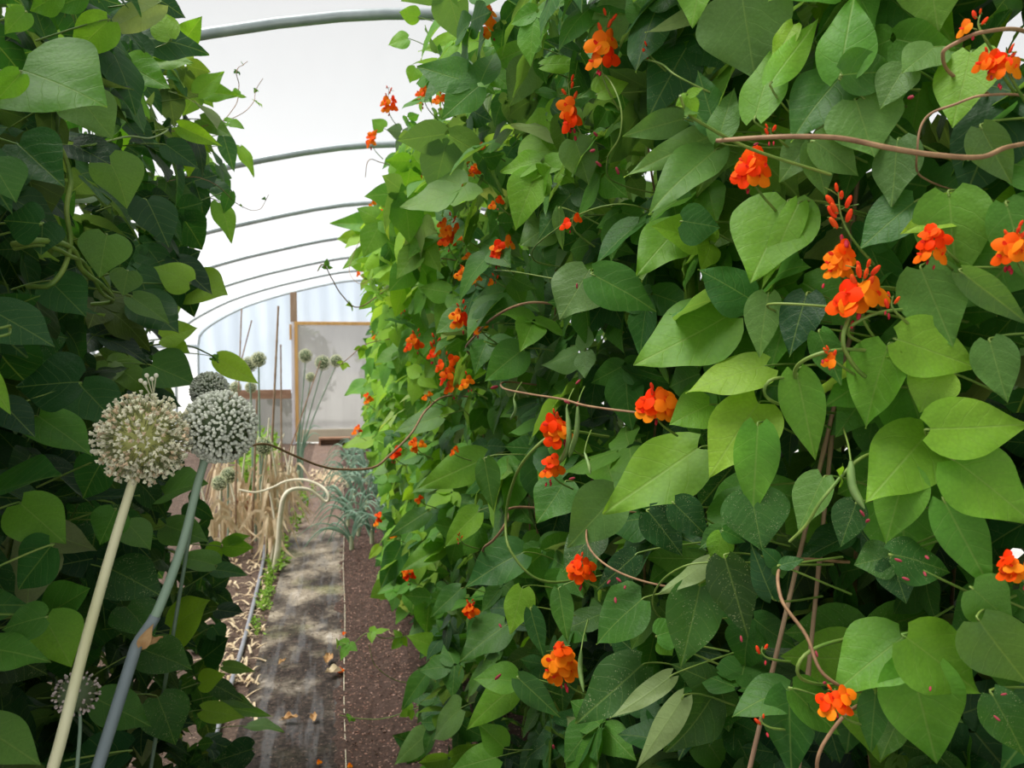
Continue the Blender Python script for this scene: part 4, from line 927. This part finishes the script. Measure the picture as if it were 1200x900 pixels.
# thin guide strings tied to the rail
# shrubs outside, seen blurred through door film
def shrub(x, y, r, h, label, seed):
    random.seed(seed); root = empty('garden_shrub', (x, y, -.08)); tag(root, label, 'shrub', 'shrubs outside the door')
    s = MB(); tube(s, [Vector((x, y, -.1)), Vector((x, y, h*.4)), Vector((x+.05, y, h*.7))], [.05, .03], 7); s.build('trunk', M['timber'], root)
    mb = MB()
    for i in range(900):
        d = unit(rng.normal(0, 1, 3)); p = np.array((x, y, h*.55))+d*np.array((r, r, h*.5))*random.uniform(.6, 1)
        leaflet(mb, p, rng.normal(0, 1, 3), d+rng.normal(0, .4, 3), .16, .12, (random.uniform(-.1, .3), 0, 0, 0), (3, 4))
    mb.build('foliage', M['leaf'], root)
shrub(-.9, 17.5, .8, 1.9, 'dark shrub seen hazily through the door, nearer the frame post', 1); shrub(1.4, 18.4, 1.1, 2.1, 'dark shrub seen hazily through the door, nearer the bean row', 2)
# spent buds fallen onto the leaves
for px, py, s in ((676, 332, 4), (1090, 810, 5), (587, 790, 6), (585, 731, 4), (648, 873, 5), (1057, 658, 6), (1088, 655, 6), (1066, 680, 6), (1085, 675, 6), (883, 170, 5), (1064, 115, 7), (700, 160, 5), (697, 176, 6), (705, 195, 6), (722, 196, 6), (958, 770, 5), (965, 800, 6), (868, 745, 5), (1172, 845, 6), (1180, 813, 5), (715, 680, 5), (728, 682, 5), (732, 690, 5), (721, 700, 5), (674, 560, 5), (680, 445, 5), (668, 473, 5), (676, 476, 5), (575, 455, 6), (1013, 605, 6), (1015, 612, 6)):
    p = at_depth(px, py, interp(px, RZ)*.925); mb = MB(); bud(mb, p, rng.normal(0, 1, 3), s*1.6*p.y/F, col(.42, .07, .09)); mb.build('spent_bud', M['petal'], RP[plant_R(p.y)])
# ------------------------------------------------------------------ light
w = bpy.data.worlds.new('sky'); SC.world = w; w.use_nodes = True; bg = w.node_tree.nodes['Background']; k = NT(w.node_tree)
sxw = k.n('ShaderNodeSeparateXYZ'); k.l(k.n('ShaderNodeTexCoord').outputs['Generated'], sxw.inputs[0])
glow = k.math('MULTIPLY', k.rng(sxw.outputs[1], .15, .95, 0, 1, True), k.rng(sxw.outputs[2], .05, .45, 1, 0, True))            # low horizon glow added beyond the gable to brighten its film
bg.inputs[0].default_value = (.96, .98, 1.0, 1); k.l(k.math('ADD', .66, k.math('MULTIPLY', glow, .5)), bg.inputs[1])
def sun(name, az, el, energy, ang, c):
    l = bpy.data.lights.new(name, 'SUN'); l.energy = energy; l.angle = math.radians(ang); l.color = c
    o = bpy.data.objects.new(name, l); COL.objects.link(o)
    d = Vector((math.sin(math.radians(az))*math.cos(math.radians(el)), math.cos(math.radians(az))*math.cos(math.radians(el)), math.sin(math.radians(el))))
    o.rotation_euler = d.to_track_quat('Z', 'Y').to_euler(); return o
sun('sun', -80, 66, 7.4, 32, (1, .97, .92))
SC.view_settings.view_transform = 'Standard'; SC.view_settings.look = 'None'; SC.view_settings.gamma = 1; SC.view_settings.exposure = 0.13
SC.view_settings.use_curve_mapping = False
SC.cycles.max_bounces = 10; SC.cycles.diffuse_bounces = 5; SC.cycles.transmission_bounces = 6; SC.cycles.transparent_max_bounces = 12; SC.cycles.use_denoising = True
for o in bpy.data.objects:
    if '_o' in o: del o['_o']
